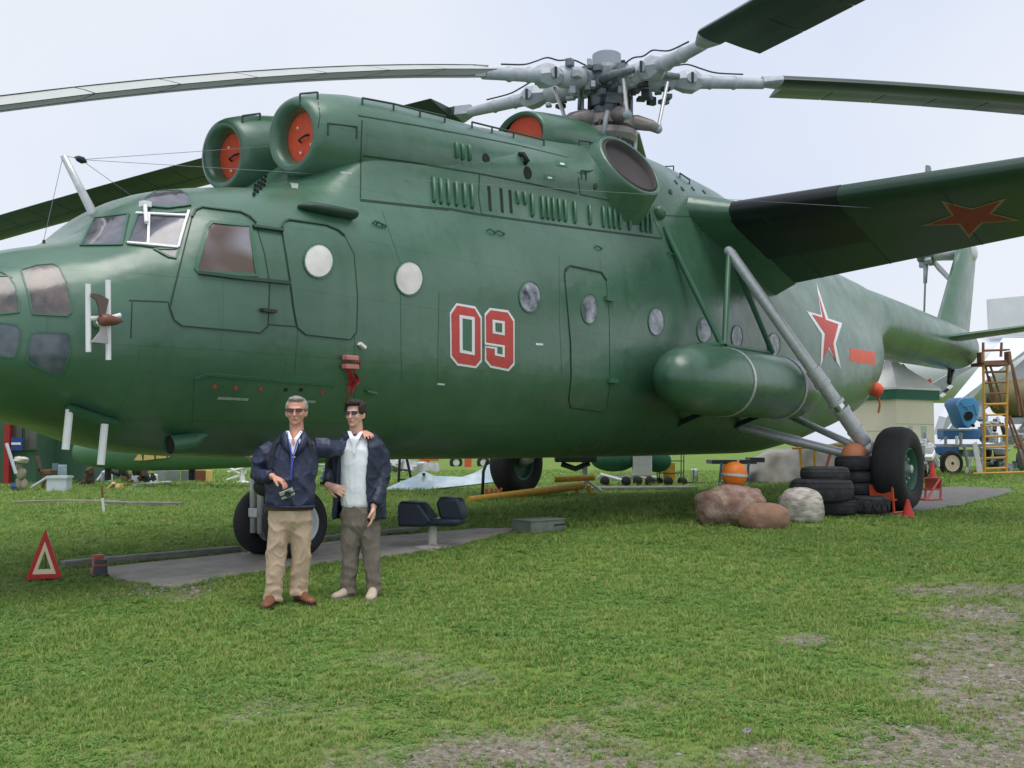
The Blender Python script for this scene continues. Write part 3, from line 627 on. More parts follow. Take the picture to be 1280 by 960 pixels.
def star_under(name, R0, m, off, par):
    pts = []
    for k in range(10):
        r = R0 if k % 2 == 0 else R0*.4; a = PI/2+PI*k/5
        pts.append((-5.12+r*math.sin(a)*1.0, .52+r*math.cos(a)*.46))
    bm = bmesh.new(); bm.faces.new([bm.verts.new((x, y, 0)) for x, y in pts]); bm.normal_update(); bmesh.ops.triangulate(bm, faces=bm.faces)
    for c in [i*.05 for i in range(2, 19)]: bmesh.ops.bisect_plane(bm, geom=bm.verts[:]+bm.edges[:]+bm.faces[:], plane_co=(0, c, 0), plane_no=(0, 1, 0))
    for v in bm.verts: v.co = und(v.co.x, v.co.y)-V((.0, 0, off))
    me = bpy.data.meshes.new(name); bm.to_mesh(me); bm.free(); return link(name, me, m, par)
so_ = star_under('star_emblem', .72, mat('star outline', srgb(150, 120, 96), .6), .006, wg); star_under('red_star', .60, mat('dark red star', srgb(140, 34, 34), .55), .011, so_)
# wing root fairing
fr = []
for t, yy in ((0, -1.2), (.5, -1.5), (1, -1.83)):
    s_ = wsec(yy); c = sum(s_, V())/len(s_); sc = 1.12-.1*t
    fr.append([c+V(((p.x-c.x)*sc-.1*(1-t), 0, (p.z-c.z)*(sc+.25*(1-t)))) for p in s_])
G().loft(fr).build('wing_root_fairing', GREEN, HELI, True, auto=50)
# ---- drop tank with straps and struts
TC = V((0, -2.12, 1.94)); tk = []
for x, r in ((-4.30, .02), (-4.27, .14), (-4.18, .27), (-4.0, .39), (-3.75, .465), (-3.45, .5), (-3.1, .505), (-.9, .505), (-.4, .5), (-.1, .47), (.12, .40), (.25, .28), (.3, .12), (.31, .01)):
    tk.append([TC+V((x, r*math.cos(2*PI*k/36), r*math.sin(2*PI*k/36))) for k in range(36)])
tank = G().loft(tk).build('fuel_tank', GREEN, HELI, True)
for x in (-2.62, -.75):
    G().lathe([(.507, -.03), (.517, -.03), (.517, .03), (.507, .03)], TC+V((x, 0, 0)), (1, 0, 0), 40).build('tank_strap', STEEL, tank)
G().tube([TC+V((-3.2, .1, .5)), TC+V((-2.6, .1, .56)), TC+V((-.75, .1, .56))], .04, 8).build('tank_rail', GREEN2, HELI)
def strut(a, b, r, m=GREEN2, name='strut', par=HELI): return G().tube([a, b], r, 10).build(name, m, par, True, auto=50)
T1 = TC+V((-2.55, .06, .56)); T2 = TC+V((-.75, .06, .56))
pA = at_y(828, 281, -1.32); pB = at_y(911, 314, -1.75)
strut(hit(830, 284)[0], T1, .045); strut(pB, T1+V((.1, 0, 0)), .045); strut(pB+V((.04, 0, 0)), T2, .045)
G().sphere(pB, .08, 10, 8).build('strut_joint', GREYP, HELI, True)
strut(T2+V((.05, .05, 0)), T2+V((.15, .25, -.35)), .035); strut(TC+V((-.6, .3, -.42)), V((-.6, -1.2, 1.3)), .04, DARK); strut(TC+V((-2.6, .3, -.42)), V((-2.5, -1.2, 1.3)), .04, DARK)
# ---- main landing gear (port and starboard)
GREENW = mat('wheel green', srgb(58, 104, 84), .5)
def tyre_profile(R, w, r0): return [(r0, -w*.40), (r0+.02, -w*.44), (R*.72, -w*.5), (R*.88, -w*.47), (R*.965, -w*.34), (R, -w*.16), (R, w*.16), (R*.965, w*.34), (R*.88, w*.47), (R*.72, w*.5), (r0+.02, w*.44), (r0, w*.40), (r0, -w*.40)]
def wheel(name, c, ax, R, w, r0, m_rim, parent):
    wl = G().lathe(tyre_profile(R, w, r0), c, ax, 44).build(name, BLACK, parent, True, auto=50)
    rim = G().lathe([(r0, -w*.40), (r0*.96, -w*.42), (r0*.9, -w*.36), (r0*.86, -w*.2), (r0*.45, -w*.17), (r0*.4, -w*.26), (r0*.15, -w*.28), (0, -w*.28)], c, ax, 32).build('rim', m_rim, wl, True, auto=40)
    G().lathe([(r0, w*.40), (r0*.9, w*.36), (r0*.86, w*.2), (r0*.4, w*.2), (0, w*.24)], c, ax, 32).build('rim', m_rim, wl, True, auto=40)
    a = V(ax).normalized(); b1 = a.cross(V((0, 0, 1))).normalized(); b2 = a.cross(b1)
    for i in range(8): G().lathe([(.022, 0), (.022, -.03), (0, -.035)], V(c)+a*(-w*.2)+(b1*math.cos(i*PI/4)+b2*math.sin(i*PI/4))*r0*.62, a, 8).build('wheel_bolt', STEEL, wl)
    G().lathe([(r0*.22, -w*.2), (r0*.2, -w*.44), (r0*.1, -w*.47), (0, -w*.47)], c, ax, 16).build('hub_cap', STEEL, wl, True, auto=40)
    return wl
for sg in (-1, 1):
    zg = .0
    c = V((.0, sg*3.78, .64+zg))
    wheel('main_wheel', c, (0, -sg, 0) if sg < 0 else (0, -1, 0), .66, .48, .33, GREENW, HELI)
    top = V((-1.68, sg*1.75, 4.09)); bot = V((-.1, sg*3.36, .95)); dv = bot-top
    leg = G().tube([top, top+dv*.02, top+dv*.62], [.07, .085, .095], 18).build('main_leg', STEEL, HELI, True, auto=40)
    for t0, t1, r in ((.60, .66, .12), (.66, .68, .13), (.68, .76, .11), (.76, .775, .135), (.80, .97, .125), (.8, .815, .14), (.9, .91, .14)):
        G().tube([top+dv*t0, top+dv*t1], r, 18).build('leg_collar', STEEL, leg, True, auto=40)
    G().tube([top+dv*.76, top+dv*.82], .085, 18).build('chrome_piston', CHROME, leg, True, auto=40)
    G().sphere(bot, .15, 14, 10).build('axle_knuckle', STEEL, leg, True)
    G().tube([bot, bot+V((.05, sg*.1, -.2)), c-V((0, sg*.1, 0))], [.13, .13, .1], 12).build('axle', STEEL, leg, True)
    st_ = at_y(945, 533, -1.25) if sg < 0 else V((.4, 1.25, 1.3)); en = V((-.95, -3.2, .87)) if sg < 0 else V((-.1, 3.3, .8))
    st_ = V((-.35, sg*1.22, 1.33)); en = V((-.12, sg*3.3, .80))
    dr = G().tube([st_, st_+(en-st_)*.5, st_+(en-st_)*.52, en], [.085, .09, .075, .075], 14).build('drag_strut', STEEL, HELI, True, auto=40)
    s2 = V((.9, sg*1.42, 1.62)); G().tube([s2, en+V((.05, 0, .12))], .06, 12).build('drag_strut', STEEL, HELI, True)
    G().sphere(s2, .09, 10, 8).build('strut_joint', DARK, HELI, True)
# ---- nose gear
nz0 = ground_z(-9.09, 0); NW = V((-9.09, 0, nz0+.37))
RIMW = mat('white rim', srgb(222, 224, 224), .45, var=.06)
for sg in (-1, 1):
    wl = wheel('nose_wheel', NW+V((0, sg*.26, 0)), (0, -sg*1.0, 0) if sg < 0 else (0, -1, 0), .375, .29, .225, BLACK if 0 else RIMW, HELI)
    for i in range(8):
        a = i*PI/4; q = NW+V((0, sg*.24, 0))+V((math.cos(a)*.135, -sg*-.0-.085 if sg < 0 else 0, math.sin(a)*.135))
        if sg < 0: G().box(q+V((0, -.01, 0)), (.055, .02, .03), Matrix.Rotation(-a+PI/2, 3, 'Y')).build('rim_slot', VENT, wl)
G().tube([NW+V((.1, 0, .1)), V((-9.0, 0, .95))], .09, 14).build('nose_leg', STEEL, HELI, True)
G().tube([NW+V((-.05, -.30, .0)), NW+V((-.05, 0, .0)), NW+V((-.05, .3, 0))], .06, 12).build('nose_axle', STEEL, HELI, True)
for y in (-.06, .06): G().tube([NW+V((-.32, y, -.1)), NW+V((-.33, y, .5)), V((-9.3, y, .95))], [.035, .04, .05], 10).build('torque_link', STEEL, HELI, True)
G().box(NW+V((-.36, 0, .12)), (.05, .14, .1)).build('link_clamp', STEEL, HELI, bevel=.01)
# ---- tail: fin, gearbox, tail rotor, stabilisers
fin = []
for t in (0, .25, .5, .75, .95, 1):
    z = 4.3+3.05*t; x0 = 15.35+2.75*t+.25*(t > .98); x1 = 18.8+1.25*t-.2*(t > .98); c = x1-x0; th = .30-.1*t
    fin.append([V((x0+c*x, y*th, z)) for x, y in ((0, 0), (.05, .5), (.2, .85), (.45, .9), (.75, .5), (1, .04), (1, -.04), (.75, -.5), (.45, -.9), (.2, -.85), (.05, -.5))])
G().loft(fin).build('tail_fin', GREEN, HELI, True, auto=60)
TH = V((18.64, 1.2, 7.22))
G().sphere((19.15, .05, 7.25), .42, 18, 12, (1.5, .7, .9)).build('tail_gearbox', STEEL, HELI, True)
G().tube([V((18.9, .1, 7.24)), V((18.75, .7, 7.23)), TH], [.27, .22, .2], 16).build('tail_gearbox_shaft', STEEL, HELI, True)
trh = G().lathe([(.0, -.3), (.2, -.25), (.26, 0), (.2, .25), (0, .3)], TH, (0, 1, 0), 16).build('tail_rotor_hub', GREYD, HELI, True)
for i in range(8):
    a = i*PI/4; G().box(TH+V((.3*math.cos(a), (-1)**i*.12, .3*math.sin(a))), (.18, .2, .16), Matrix.Rotation(a, 3, 'Y')).build('hub_fitting', GREYP, trh, bevel=.02)
TRB = mat('tail rotor wood', srgb(124, 130, 128), .5, var=.2, scale=5)
for i in range(4):
    a = math.radians(80)-i*PI/2; d = V((math.cos(a), 0, math.sin(a))); c = V((-math.sin(a), .25, math.cos(a))).normalized()
    G().tube([TH+d*.25, TH+d*.95], [.09, .06], 10).build('tail_blade_grip', GREYP, trh, True)
    G().loft([[TH+d*s+c*(w*x)+V((0, y*.5, 0)) for x, y in ((-.4, 0), (-.2, .06), (.1, .06), (.6, 0), (.1, -.06), (-.2, -.06))] for s, w in ((.8, .25), (1.1, .42), (2.0, .42), (3.1, .36), (3.15, .2))]).build('tail_rotor_blade', TRB, trh)
for sg in (-1, 1):
    G().loft([[V((14.0+c*x+.2*t, sg*(.5+2.3*t), 4.02+.2*t+y*c)) for x, y in ((0, 0), (.1, .05), (.4, .06), (1, .0), (.4, -.05), (.1, -.04))] for t, c in ((0, 1.5), (.5, 1.35), (1, 1.15))]).build('stabiliser', GREEN, HELI, True, auto=50)
G().tube([V((16.0, -.2, 3.5)), V((16.5, 0, 2.9)), V((17.2, 0, 3.4))], .05, 8).build('tail_skid', DARK, HELI, True)
G().tube([V((17.0, 0, 3.4)), V((16.6, 0, 2.85))], .06, 8).build('tail_skid', DARK, HELI, True)
#@@SECTION ground paths
def asph(name, px, m, h=.012):
    pts = [on_ground(*p) for p in px]
    bm = bmesh.new(); bm.faces.new([bm.verts.new((p.x, p.y, 0)) for p in pts]); bm.normal_update(); bmesh.ops.triangulate(bm, faces=bm.faces)
    xs = [p.x for p in pts]; ys = [p.y for p in pts]
    for ax, lo, hi in ((0, min(xs), max(xs)), (1, min(ys), max(ys))):
        c = lo+.1
        while c < hi:
            bmesh.ops.bisect_plane(bm, geom=bm.verts[:]+bm.edges[:]+bm.faces[:], plane_co=(c, 0, 0) if ax == 0 else (0, c, 0), plane_no=(1, 0, 0) if ax == 0 else (0, 1, 0)); c += .25
    for v in bm.verts: v.co.z = ground_z(v.co.x, v.co.y)+h
    r = bmesh.ops.extrude_face_region(bm, geom=bm.faces[:])
    for v in [e for e in r['geom'] if isinstance(e, bmesh.types.BMVert)]: v.co.z -= .08
    bmesh.ops.recalc_face_normals(bm, faces=bm.faces)
    me = bpy.data.meshes.new(name); bm.to_mesh(me); bm.free(); return tag(link(name, me, m), kind='structure')
def wob(pts, a=1.6, n=5, seed=3):
    random.seed(seed); o = []
    for i in range(len(pts)-1):
        for j in range(n): o.append((pts[i][0]+(pts[i+1][0]-pts[i][0])*j/n+random.uniform(-a, a)*2, pts[i][1]+(pts[i+1][1]-pts[i][1])*j/n+random.uniform(-a, a)*.8))
    return o+[pts[-1]]
CONC = mat('worn asphalt', srgb(146, 140, 132), .85, var=.3, scale=4, bump=.5, bscale=50, col2=srgb(176, 168, 158))
PATH_F = [(118, 716), (160, 727), (215, 736), (262, 726), (330, 715), (420, 702), (500, 694), (565, 684), (610, 673), (640, 665), (660, 661)]
PATH_B = [(600, 661), (520, 668), (440, 674), (380, 683), (300, 692), (200, 702), (112, 712)]
asph('path', wob(PATH_F)+wob(PATH_B, .5, 3), CONC)
PAD = [(1085, 646), (1120, 645), (1200, 632), (1268, 616), (1262, 611), (1185, 609), (1140, 612), (1090, 622), (1060, 634)]
asph('pavement', wob(PAD, .8, 4)[:-1], mat('grey asphalt', srgb(112, 110, 108), .85, var=.25, scale=5, bump=.4, bscale=60), .014)
WEATH = mat('weathered wood', srgb(124, 124, 116), .85, var=.35, scale=5, bump=.4, bscale=40, stretch=(1, 1, 6))
def beam(name, px, w, h, m, label, cat):
    g = G(); pts = [on_ground(*p) for p in px]
    rows = []
    for i, p in enumerate(pts):
        t = (pts[min(i+1, len(pts)-1)]-pts[max(i-1, 0)]); t.z = 0; t.normalize(); s = V((-t.y, t.x, 0))*w/2
        rows.append([p-s, p+s, p+s+V((0, 0, h)), p-s+V((0, 0, h))])
    return tag(g.loft(rows).build(name, m, bevel=.008), label, cat)
beam('kerb_beam', [(78, 710), (106, 707), (200, 699), (298, 690)], .14, .07, WEATH, 'long weathered grey beam lying along the path left of the nose wheels', 'beam')
beam('kerb_beam', [(402, 677), (450, 671), (522, 664)], .13, .06, WEATH, 'short weathered grey beam lying behind the young man towards the seat', 'beam')
# ------------------------------------------------------------------ grass, gravel
DIRT = []                                    # worn spots (x, y, radius, strength), found where the photo shows bare soil
for u, v, r, s in ((1000, 797, .25, .9), (930, 800, .35, .4), (640, 935, .5, 1), (560, 945, .4, .9), (320, 895, .35, .8), (440, 900, .35, .8), (500, 820, .5, .6), (540, 850, .4, .6), (600, 850, .5, .55), (680, 925, .5, .9), (780, 870, .3, .6), (800, 880, .25, .7),
                   (1260, 770, .8, .9), (1220, 810, .7, .85), (1270, 850, .8, 1), (1210, 880, .6, .9), (1170, 930, .5, 1), (1250, 940, .6, 1), (1100, 950, .35, .8), (970, 945, .35, .9), (940, 920, .25, .7), (1110, 740, .5, .45), (1200, 745, .7, .7), (1270, 735, .8, .75),
                   (900, 860, .4, .5), (1000, 880, .35, .5), (760, 800, .5, .4), (230, 742, .35, .9), (150, 730, .3, .6), (40, 735, .4, .5), (100, 950, .4, .5), (200, 950, .4, .6), (60, 920, .3, .4), (330, 940, .3, .5), (830, 940, .3, .6), (490, 950, .4, .8), (700, 960, .5, 1), (1050, 910, .3, .5), (1130, 880, .3, .5), (350, 752, .2, .3)):
    p = on_ground(u, v); DIRT.append((p.x, p.y, r, s))
PATHPOLY = None
def inside(px, py, poly):
    c = False; j = len(poly)-1
    for i in range(len(poly)):
        xi, yi = poly[i]; xj, yj = poly[j]
        if (yi > py) != (yj > py) and px < (xj-xi)*(py-yi)/(yj-yi)+xi: c = not c
        j = i
    return c
POLYS = [[tuple(on_ground(*p).xy) for p in PATH_F+PATH_B], [tuple(on_ground(*p).xy) for p in PAD]]
def dirt_at(x, y):
    t = 0
    for a, b, r, s in DIRT:
        d2 = ((x-a)**2+(y-b)**2)/(r*r)
        if d2 < 4: t = max(t, s*math.exp(-d2*.8))
    n = noise.fractal(V((x*1.7, y*1.7, 1)), 1, 2, 3)*.45+noise.fractal(V((x*6, y*6, 5)), 1, 2, 2)*.28
    return max(0, min(1, t*.85+n*(.3+.75*t)+.0))
me = ground.data; at_ = me.attributes.new('dirt', 'FLOAT', 'POINT')
vals = []
for v in me.vertices:
    d = (v.co.x-CAM.x)*FH.x+(v.co.y-CAM.y)*FH.y
    vals.append(dirt_at(v.co.x, v.co.y) if d < 20 else .05)
at_.data.foreach_set('value', vals)
m = bpy.data.materials.new('lawn soil'); m.use_nodes = True; n = m.node_tree; p = n.nodes['Principled BSDF']; p.inputs['Roughness'].default_value = .95; p.inputs['Specular IOR Level'].default_value = .1
def nd(t, **k):
    q = n.nodes.new(t)
    for a, b in k.items(): q.inputs[a].default_value = b
    return q
tcn = nd('ShaderNodeTexCoord')
def nz_(sc, det=5, rough=.6):
    q = nd('ShaderNodeTexNoise', Scale=sc, Detail=det, Roughness=rough); n.links.new(tcn.outputs['Object'], q.inputs['Vector']); return q
def rmp(src, *st):
    q = n.nodes.new('ShaderNodeValToRGB'); e = q.color_ramp.elements
    e[0].position, e[0].color = st[0]; e[1].position, e[1].color = st[-1]
    for a, c in st[1:-1]: x = e.new(a); x.color = c
    n.links.new(src, q.inputs[0]); return q
grs = rmp(nz_(1.1, 8, .7).outputs[0], (.3, srgb(98, 130, 58)), (.5, srgb(116, 146, 68)), (.7, srgb(146, 154, 90)))
fine = rmp(nz_(38, 4).outputs[0], (.3, (.35, .35, .35, 1)), (.62, (1, 1, 1, 1)))
mxf = n.nodes.new('ShaderNodeMix'); mxf.data_type = 'RGBA'; mxf.blend_type = 'MULTIPLY'; mxf.inputs[0].default_value = .55
n.links.new(grs.outputs[0], mxf.inputs[6]); n.links.new(fine.outputs[0], mxf.inputs[7])
soil = rmp(nz_(9, 8, .75).outputs[0], (.3, srgb(92, 82, 62)), (.5, srgb(126, 116, 92)), (.72, srgb(166, 160, 144)))
vor = nd('ShaderNodeTexVoronoi', Scale=55.0); n.links.new(tcn.outputs['Object'], vor.inputs['Vector'])
peb = rmp(vor.outputs['Color'], (.0, srgb(92, 86, 76)), (.5, srgb(144, 140, 130)), (1, srgb(184, 182, 176)))
mxs = n.nodes.new('ShaderNodeMix'); mxs.data_type = 'RGBA'; mxs.inputs[0].default_value = .45
n.links.new(soil.outputs[0], mxs.inputs[6]); n.links.new(peb.outputs[0], mxs.inputs[7])
atn = n.nodes.new('ShaderNodeAttribute'); atn.attribute_name = 'dirt'
ads = n.nodes.new('ShaderNodeMath'); ads.operation = 'ADD'; n.links.new(atn.outputs['Fac'], ads.inputs[0])
nn2 = nz_(7, 6, .7); ms = n.nodes.new('ShaderNodeMapRange'); ms.inputs[3].default_value = -.3; ms.inputs[4].default_value = .3; n.links.new(nn2.outputs[0], ms.inputs[0]); n.links.new(ms.outputs[0], ads.inputs[1])
fac = rmp(ads.outputs[0], (.34, (0, 0, 0, 1)), (.62, (1, 1, 1, 1)))
mxx = n.nodes.new('ShaderNodeMix'); mxx.data_type = 'RGBA'; n.links.new(fac.outputs[0], mxx.inputs[0]); n.links.new(mxf.outputs[2], mxx.inputs[6]); n.links.new(mxs.outputs[2], mxx.inputs[7])
n.links.new(mxx.outputs[2], p.inputs['Base Color'])
bpn = nd('ShaderNodeBump', Strength=.7, Distance=.03); n.links.new(nz_(45, 6).outputs[0], bpn.inputs['Height']); n.links.new(bpn.outputs[0], p.inputs['Normal'])
me.materials.clear(); me.materials.append(m)
# tufts
def leaf_mat(name, a, b, c):
    m = bpy.data.materials.new(name); m.use_nodes = True; n = m.node_tree; p = n.nodes['Principled BSDF']; p.inputs['Roughness'].default_value = .6; p.inputs['Specular IOR Level'].default_value = .25
    oi = n.nodes.new('ShaderNodeObjectInfo'); r = n.nodes.new('ShaderNodeValToRGB'); e = r.color_ramp.elements
    e[0].position, e[0].color = 0, a; e[1].position, e[1].color = 1, c; x = e.new(.6); x.color = b
    n.links.new(oi.outputs['Random'], r.inputs[0]); n.links.new(r.outputs[0], p.inputs['Base Color'])
    tr = n.nodes.new('ShaderNodeBsdfTranslucent'); n.links.new(r.outputs[0], tr.inputs[0]); mx = n.nodes.new('ShaderNodeMixShader'); mx.inputs[0].default_value = .25
    n.links.new(p.outputs[0], mx.inputs[1]); n.links.new(tr.outputs[0], mx.inputs[2]); n.links.new(mx.outputs[0], n.nodes['Material Output'].inputs[0])
    return m
GR1 = leaf_mat('grass blade', srgb(110, 143, 66), srgb(134, 164, 82), srgb(168, 178, 108))
GR2 = leaf_mat('clover leaf', srgb(95, 137, 64), srgb(118, 158, 79), srgb(145, 172, 94))
GR3 = leaf_mat('dry grass', srgb(140, 134, 82), srgb(164, 152, 98), srgb(182, 170, 120))
tcol = bpy.data.collections.new('tufts')
def tuft(name, m, nb, h, w, lean, seed, broad=False):
    random.seed(seed); v = []; f = []
    for i in range(nb):
        a = random.uniform(0, 2*PI); r0 = random.uniform(0, .045); x, y = r0*math.cos(a*1.7), r0*math.sin(a*1.7)
        hh = h*random.uniform(.5, 1.15); l = lean*random.uniform(.4, 1.3); d = V((math.cos(a), math.sin(a), 0)); s = V((-d.y, d.x, 0))*w*random.uniform(.7, 1.2); b = V((x, y, -.005)); k = len(v)
        if broad:
            c = b+d*l*.5+V((0, 0, hh)); v += [c-d*w*2, c+s*1.6, c+d*w*2.2+V((0, 0, -.004)), c-s*1.6]; f.append((k, k+1, k+2, k+3))
        else:
            v += [b-s, b+s, b+d*l*.4+V((0, 0, hh*.6))+s*.8, b+d*l*.4+V((0, 0, hh*.6))-s*.8, b+d*l+V((0, 0, hh))]; f += [(k, k+1, k+2, k+3), (k+3, k+2, k+4)]
    me = bpy.data.meshes.new(name); me.from_pydata([tuple(q) for q in v], [], f); me.materials.append(m)
    o = bpy.data.objects.new(name, me); tcol.objects.link(o); return o
tuft('tuft_a', GR1, 14, .05, .0028, .05, 1); tuft('tuft_b', GR1, 12, .065, .0026, .06, 2); tuft('tuft_c', GR2, 12, .022, .006, .06, 3, True); tuft('tuft_d', GR2, 14, .03, .0055, .05, 4, True); tuft('tuft_e', GR1, 16, .04, .003, .045, 5); tuft('tuft_f', GR3, 7, .05, .0022, .06, 6); tuft('tuft_g', GR2, 7, .05, .011, .11, 8); tuft('tuft_h', GR1, 9, .12, .003, .09, 9)
rng = np.random.default_rng(7); pts = []; scl = []; idx = []
def scatter(d0, d1, dens, s0):
    A = (d1*d1-d0*d0)*.52; N = int(A*dens)
    d = np.sqrt(rng.uniform(d0*d0, d1*d1, N)); w = rng.uniform(-.52, .52, N)*d
    for dd, ww in zip(d, w):
        x = CAM.x+FH.x*dd+RGT.x*ww; y = CAM.y+FH.y*dd+RGT.y*ww
        t = dirt_at(x, y) if dd < 17 else .05
        if rng.random() < max(.0, t*1.2-.3): continue
        if any(inside(x, y, q) for q in POLYS):
            continue
        dn = noise.noise(V((x*.9, y*.9, 9))); tall = 1+.5*max(0, dn)
        q = rng.random(); cl = noise.noise(V((x*1.3, y*1.3, 2)))
        k = (2 if q < .5 else 3) if cl > .05 and q < .75 else (0 if q < .35 else 4 if q < .75 else 1)
        if rng.random() < .06+.35*t+.15*max(0, noise.noise(V((x*.6, y*.6, 21)))): k = 5
        r_ = rng.random()
        if r_ < .012: k = 6
        elif r_ < .017: k = 7
        if dd > 10.5 and y > -1.4+.0*x and abs(y) < 1.5 and x > -5: tall *= 1.7
        pts.append((x, y, ground_z(x, y))); scl.append(s0*tall*rng.uniform(.7, 1.3)*(1-.45*t)); idx.append(k)
scatter(3.9, 6.5, 1500, .62); scatter(6.5, 9.5, 900, .66); scatter(9.5, 14, 430, .8); scatter(14, 22, 150, 1.05); scatter(22, 40, 26, 1.6)
gm = bpy.data.meshes.new('grass'); gm.from_pydata(pts, [], []); 
for nm, ty, ar in (('sc', 'FLOAT', scl), ('ix', 'INT', idx), ('rz', 'FLOAT', list(rng.uniform(0, 6.28, len(pts))))):
    gm.attributes.new(nm, ty, 'POINT').data.foreach_set('value', ar)
go = tag(link('grass', gm), 'short mown grass and clover covering the field', 'grass', kind='stuff')
def gn_inst(ob, coll):
    ng = bpy.data.node_groups.new('scatter', 'GeometryNodeTree'); ng.interface.new_socket('Geometry', in_out='INPUT', socket_type='NodeSocketGeometry'); ng.interface.new_socket('Geometry', in_out='OUTPUT', socket_type='NodeSocketGeometry')
    a = ng.nodes.new('NodeGroupInput'); b = ng.nodes.new('NodeGroupOutput'); ip = ng.nodes.new('GeometryNodeInstanceOnPoints'); ci = ng.nodes.new('GeometryNodeCollectionInfo')
    ci.inputs[0].default_value = coll; ci.inputs['Separate Children'].default_value = True; ci.inputs['Reset Children'].default_value = True
    def na(nm, t):
        q = ng.nodes.new('GeometryNodeInputNamedAttribute'); q.data_type = t; q.inputs[0].default_value = nm; return q
    s, i, r = na('sc', 'FLOAT'), na('ix', 'INT'), na('rz', 'FLOAT'); cx = ng.nodes.new('ShaderNodeCombineXYZ'); L = ng.links.new
    L(a.outputs[0], ip.inputs['Points']); L(ci.outputs[0], ip.inputs['Instance']); ip.inputs['Pick Instance'].default_value = True
    L(i.outputs[0], ip.inputs['Instance Index']); L(r.outputs[0], cx.inputs[2]); L(cx.outputs[0], ip.inputs['Rotation']); L(s.outputs[0], ip.inputs['Scale']); L(ip.outputs[0], b.inputs[0])
    md = ob.modifiers.new('scatter', 'NODES'); md.node_group = ng
gn_inst(go, tcol)
# pebbles on the bare spots
pcol = bpy.data.collections.new('pebbles')
PEB = leaf_mat('pebble', srgb(112, 102, 94), srgb(150, 142, 134), srgb(196, 190, 184))
for i in range(4):
    random.seed(i+50); g = G().sphere((0, 0, 0), .5, 7, 5, (1, random.uniform(.6, .9), random.uniform(.4, .6))); g.v = [tuple(c*random.uniform(.85, 1.15) for c in q) for q in g.v]
    o = bpy.data.objects.new('pebble_%d' % i, g.mesh('pebble')); o.data.materials.append(PEB); pcol.objects.link(o)
pp = []; ps = []
for i in range(60000):
    dd = math.sqrt(rng.uniform(3.9**2, 12**2)); ww = rng.uniform(-.52, .52)*dd; x = CAM.x+FH.x*dd+RGT.x*ww; y = CAM.y+FH.y*dd+RGT.y*ww
    t = dirt_at(x, y)
    if rng.random() < (t-.38)*1.6 and not any(inside(x, y, q) for q in POLYS): pp.append((x, y, ground_z(x, y))); ps.append(.013*rng.lognormal(0, .5))
e_ = on_ground(215, 737)
for i in range(260):
    x = e_.x+rng.normal(0, .4); y = e_.y+rng.normal(0, .16)-.35*(x-e_.x); pp.append((x, y, ground_z(x, y)+.004)); ps.append(.025*rng.lognormal(0, .4))
pm = bpy.data.meshes.new('gravel'); pm.from_pydata(pp, [], [])
for nm, ty, ar in (('sc', 'FLOAT', ps), ('ix', 'INT', [i % 4 for i in range(len(pp))]), ('rz', 'FLOAT', list(rng.uniform(0, 6.28, len(pp))))): pm.attributes.new(nm, ty, 'POINT').data.foreach_set('value', ar)
gn_inst(tag(link('gravel', pm), 'loose grey gravel in the worn patches of the grass', 'gravel', kind='stuff'), pcol)
YEL = mat('yellow flower', srgb(226, 206, 60), .6)
for u, v, s, lb in ((934, 917, .032, 'small grey flat stone in the foreground gravel'), (1118, 768, .03, 'pale stone chip lying in the grass near the right edge')):
    p = on_ground(u, v); random.seed(u); g = G().sphere(p+V((0, 0, s*.25)), s, 9, 6, (1.2, .8, .45)); g.v = [tuple(V(q)+V((random.uniform(-1, 1), random.uniform(-1, 1), random.uniform(-1, 1)))*s*.2) for q in g.v]
    tag(g.build('stone', mat('grey stone', srgb(134, 128, 124), .85, bump=.3), None, True), lb, 'stone')
#@@SECTION near things
def frame_at(u, v, name, label, cat, group=None, rz=0):
    """empty on the ground at pixel u, v; local x runs to image right, y away"""
    p = on_ground(u, v); o = thing(name, label, cat, p, math.atan2(RGT.y, RGT.x)+rz, group); o['s'] = 1; del o['s']
    return o, FPX/((p-CAM).dot(FWD))
REDS = mat('warning red', srgb(196, 40, 36), .45, var=.12, scale=20)
CREAM = mat('cream reflector', srgb(236, 214, 182), .5, var=.06)
t, s = frame_at(55, 726, 'warning_triangle', 'red warning triangle with cream border standing in the grass at far left', 'triangle', rz=.25); t.scale = (.68, 1, 1)
def tri(ro, ri, z0, y0, th):
    o = [(ro*math.sin(a), ro*math.cos(a)) for a in (0, 2*PI/3, 4*PI/3)]; i_ = [(ri*math.sin(a), ri*math.cos(a)) for a in (0, 2*PI/3, 4*PI/3)]
    g = G(); v = [V((x*.88, y, z0+z*1.02)) for y in (y0, y0+th) for ring in (o, i_) for x, z in ring]
    f = []
    for k in range(3):
        j = (k+1) % 3; f += [(k, j, 3+j, 3+k), (6+k, 6+j, 9+j, 9+k), (k, j, 6+j, 6+k), (3+k, 3+j, 9+j, 9+k)]
    return g.add(v, f)
tri(.315, .175, .165, 0, .02).build('red_frame', REDS, t); tri(.20, .115, .165, -.004, .028).build('cream_border', CREAM, t)
G().box((0, .05, .012), (.3, .1, .02)).build('foot', DARK, t); G().tube([(-.14, 0, .02), (-.2, -.02, 0)], .006, 6).build('foot', DARK, t); G().tube([(.0, .015, .3), (0, .14, .01)], .006, 6).build('foot', DARK, t)
t, s = frame_at(124, 720, 'lamp_base', 'black and red plastic lamp base beside the beam end, left of the path', 'lamp')
G().lathe([(.08, 0), (.085, .015), (.07, .02), (.062, .1), (.066, .105), (.058, .16), (0, .165)], (.01, 0, 0), (0, 0, 1), 24).build('body', mat('dark plastic', srgb(52, 54, 58), .5), t, True, auto=40)
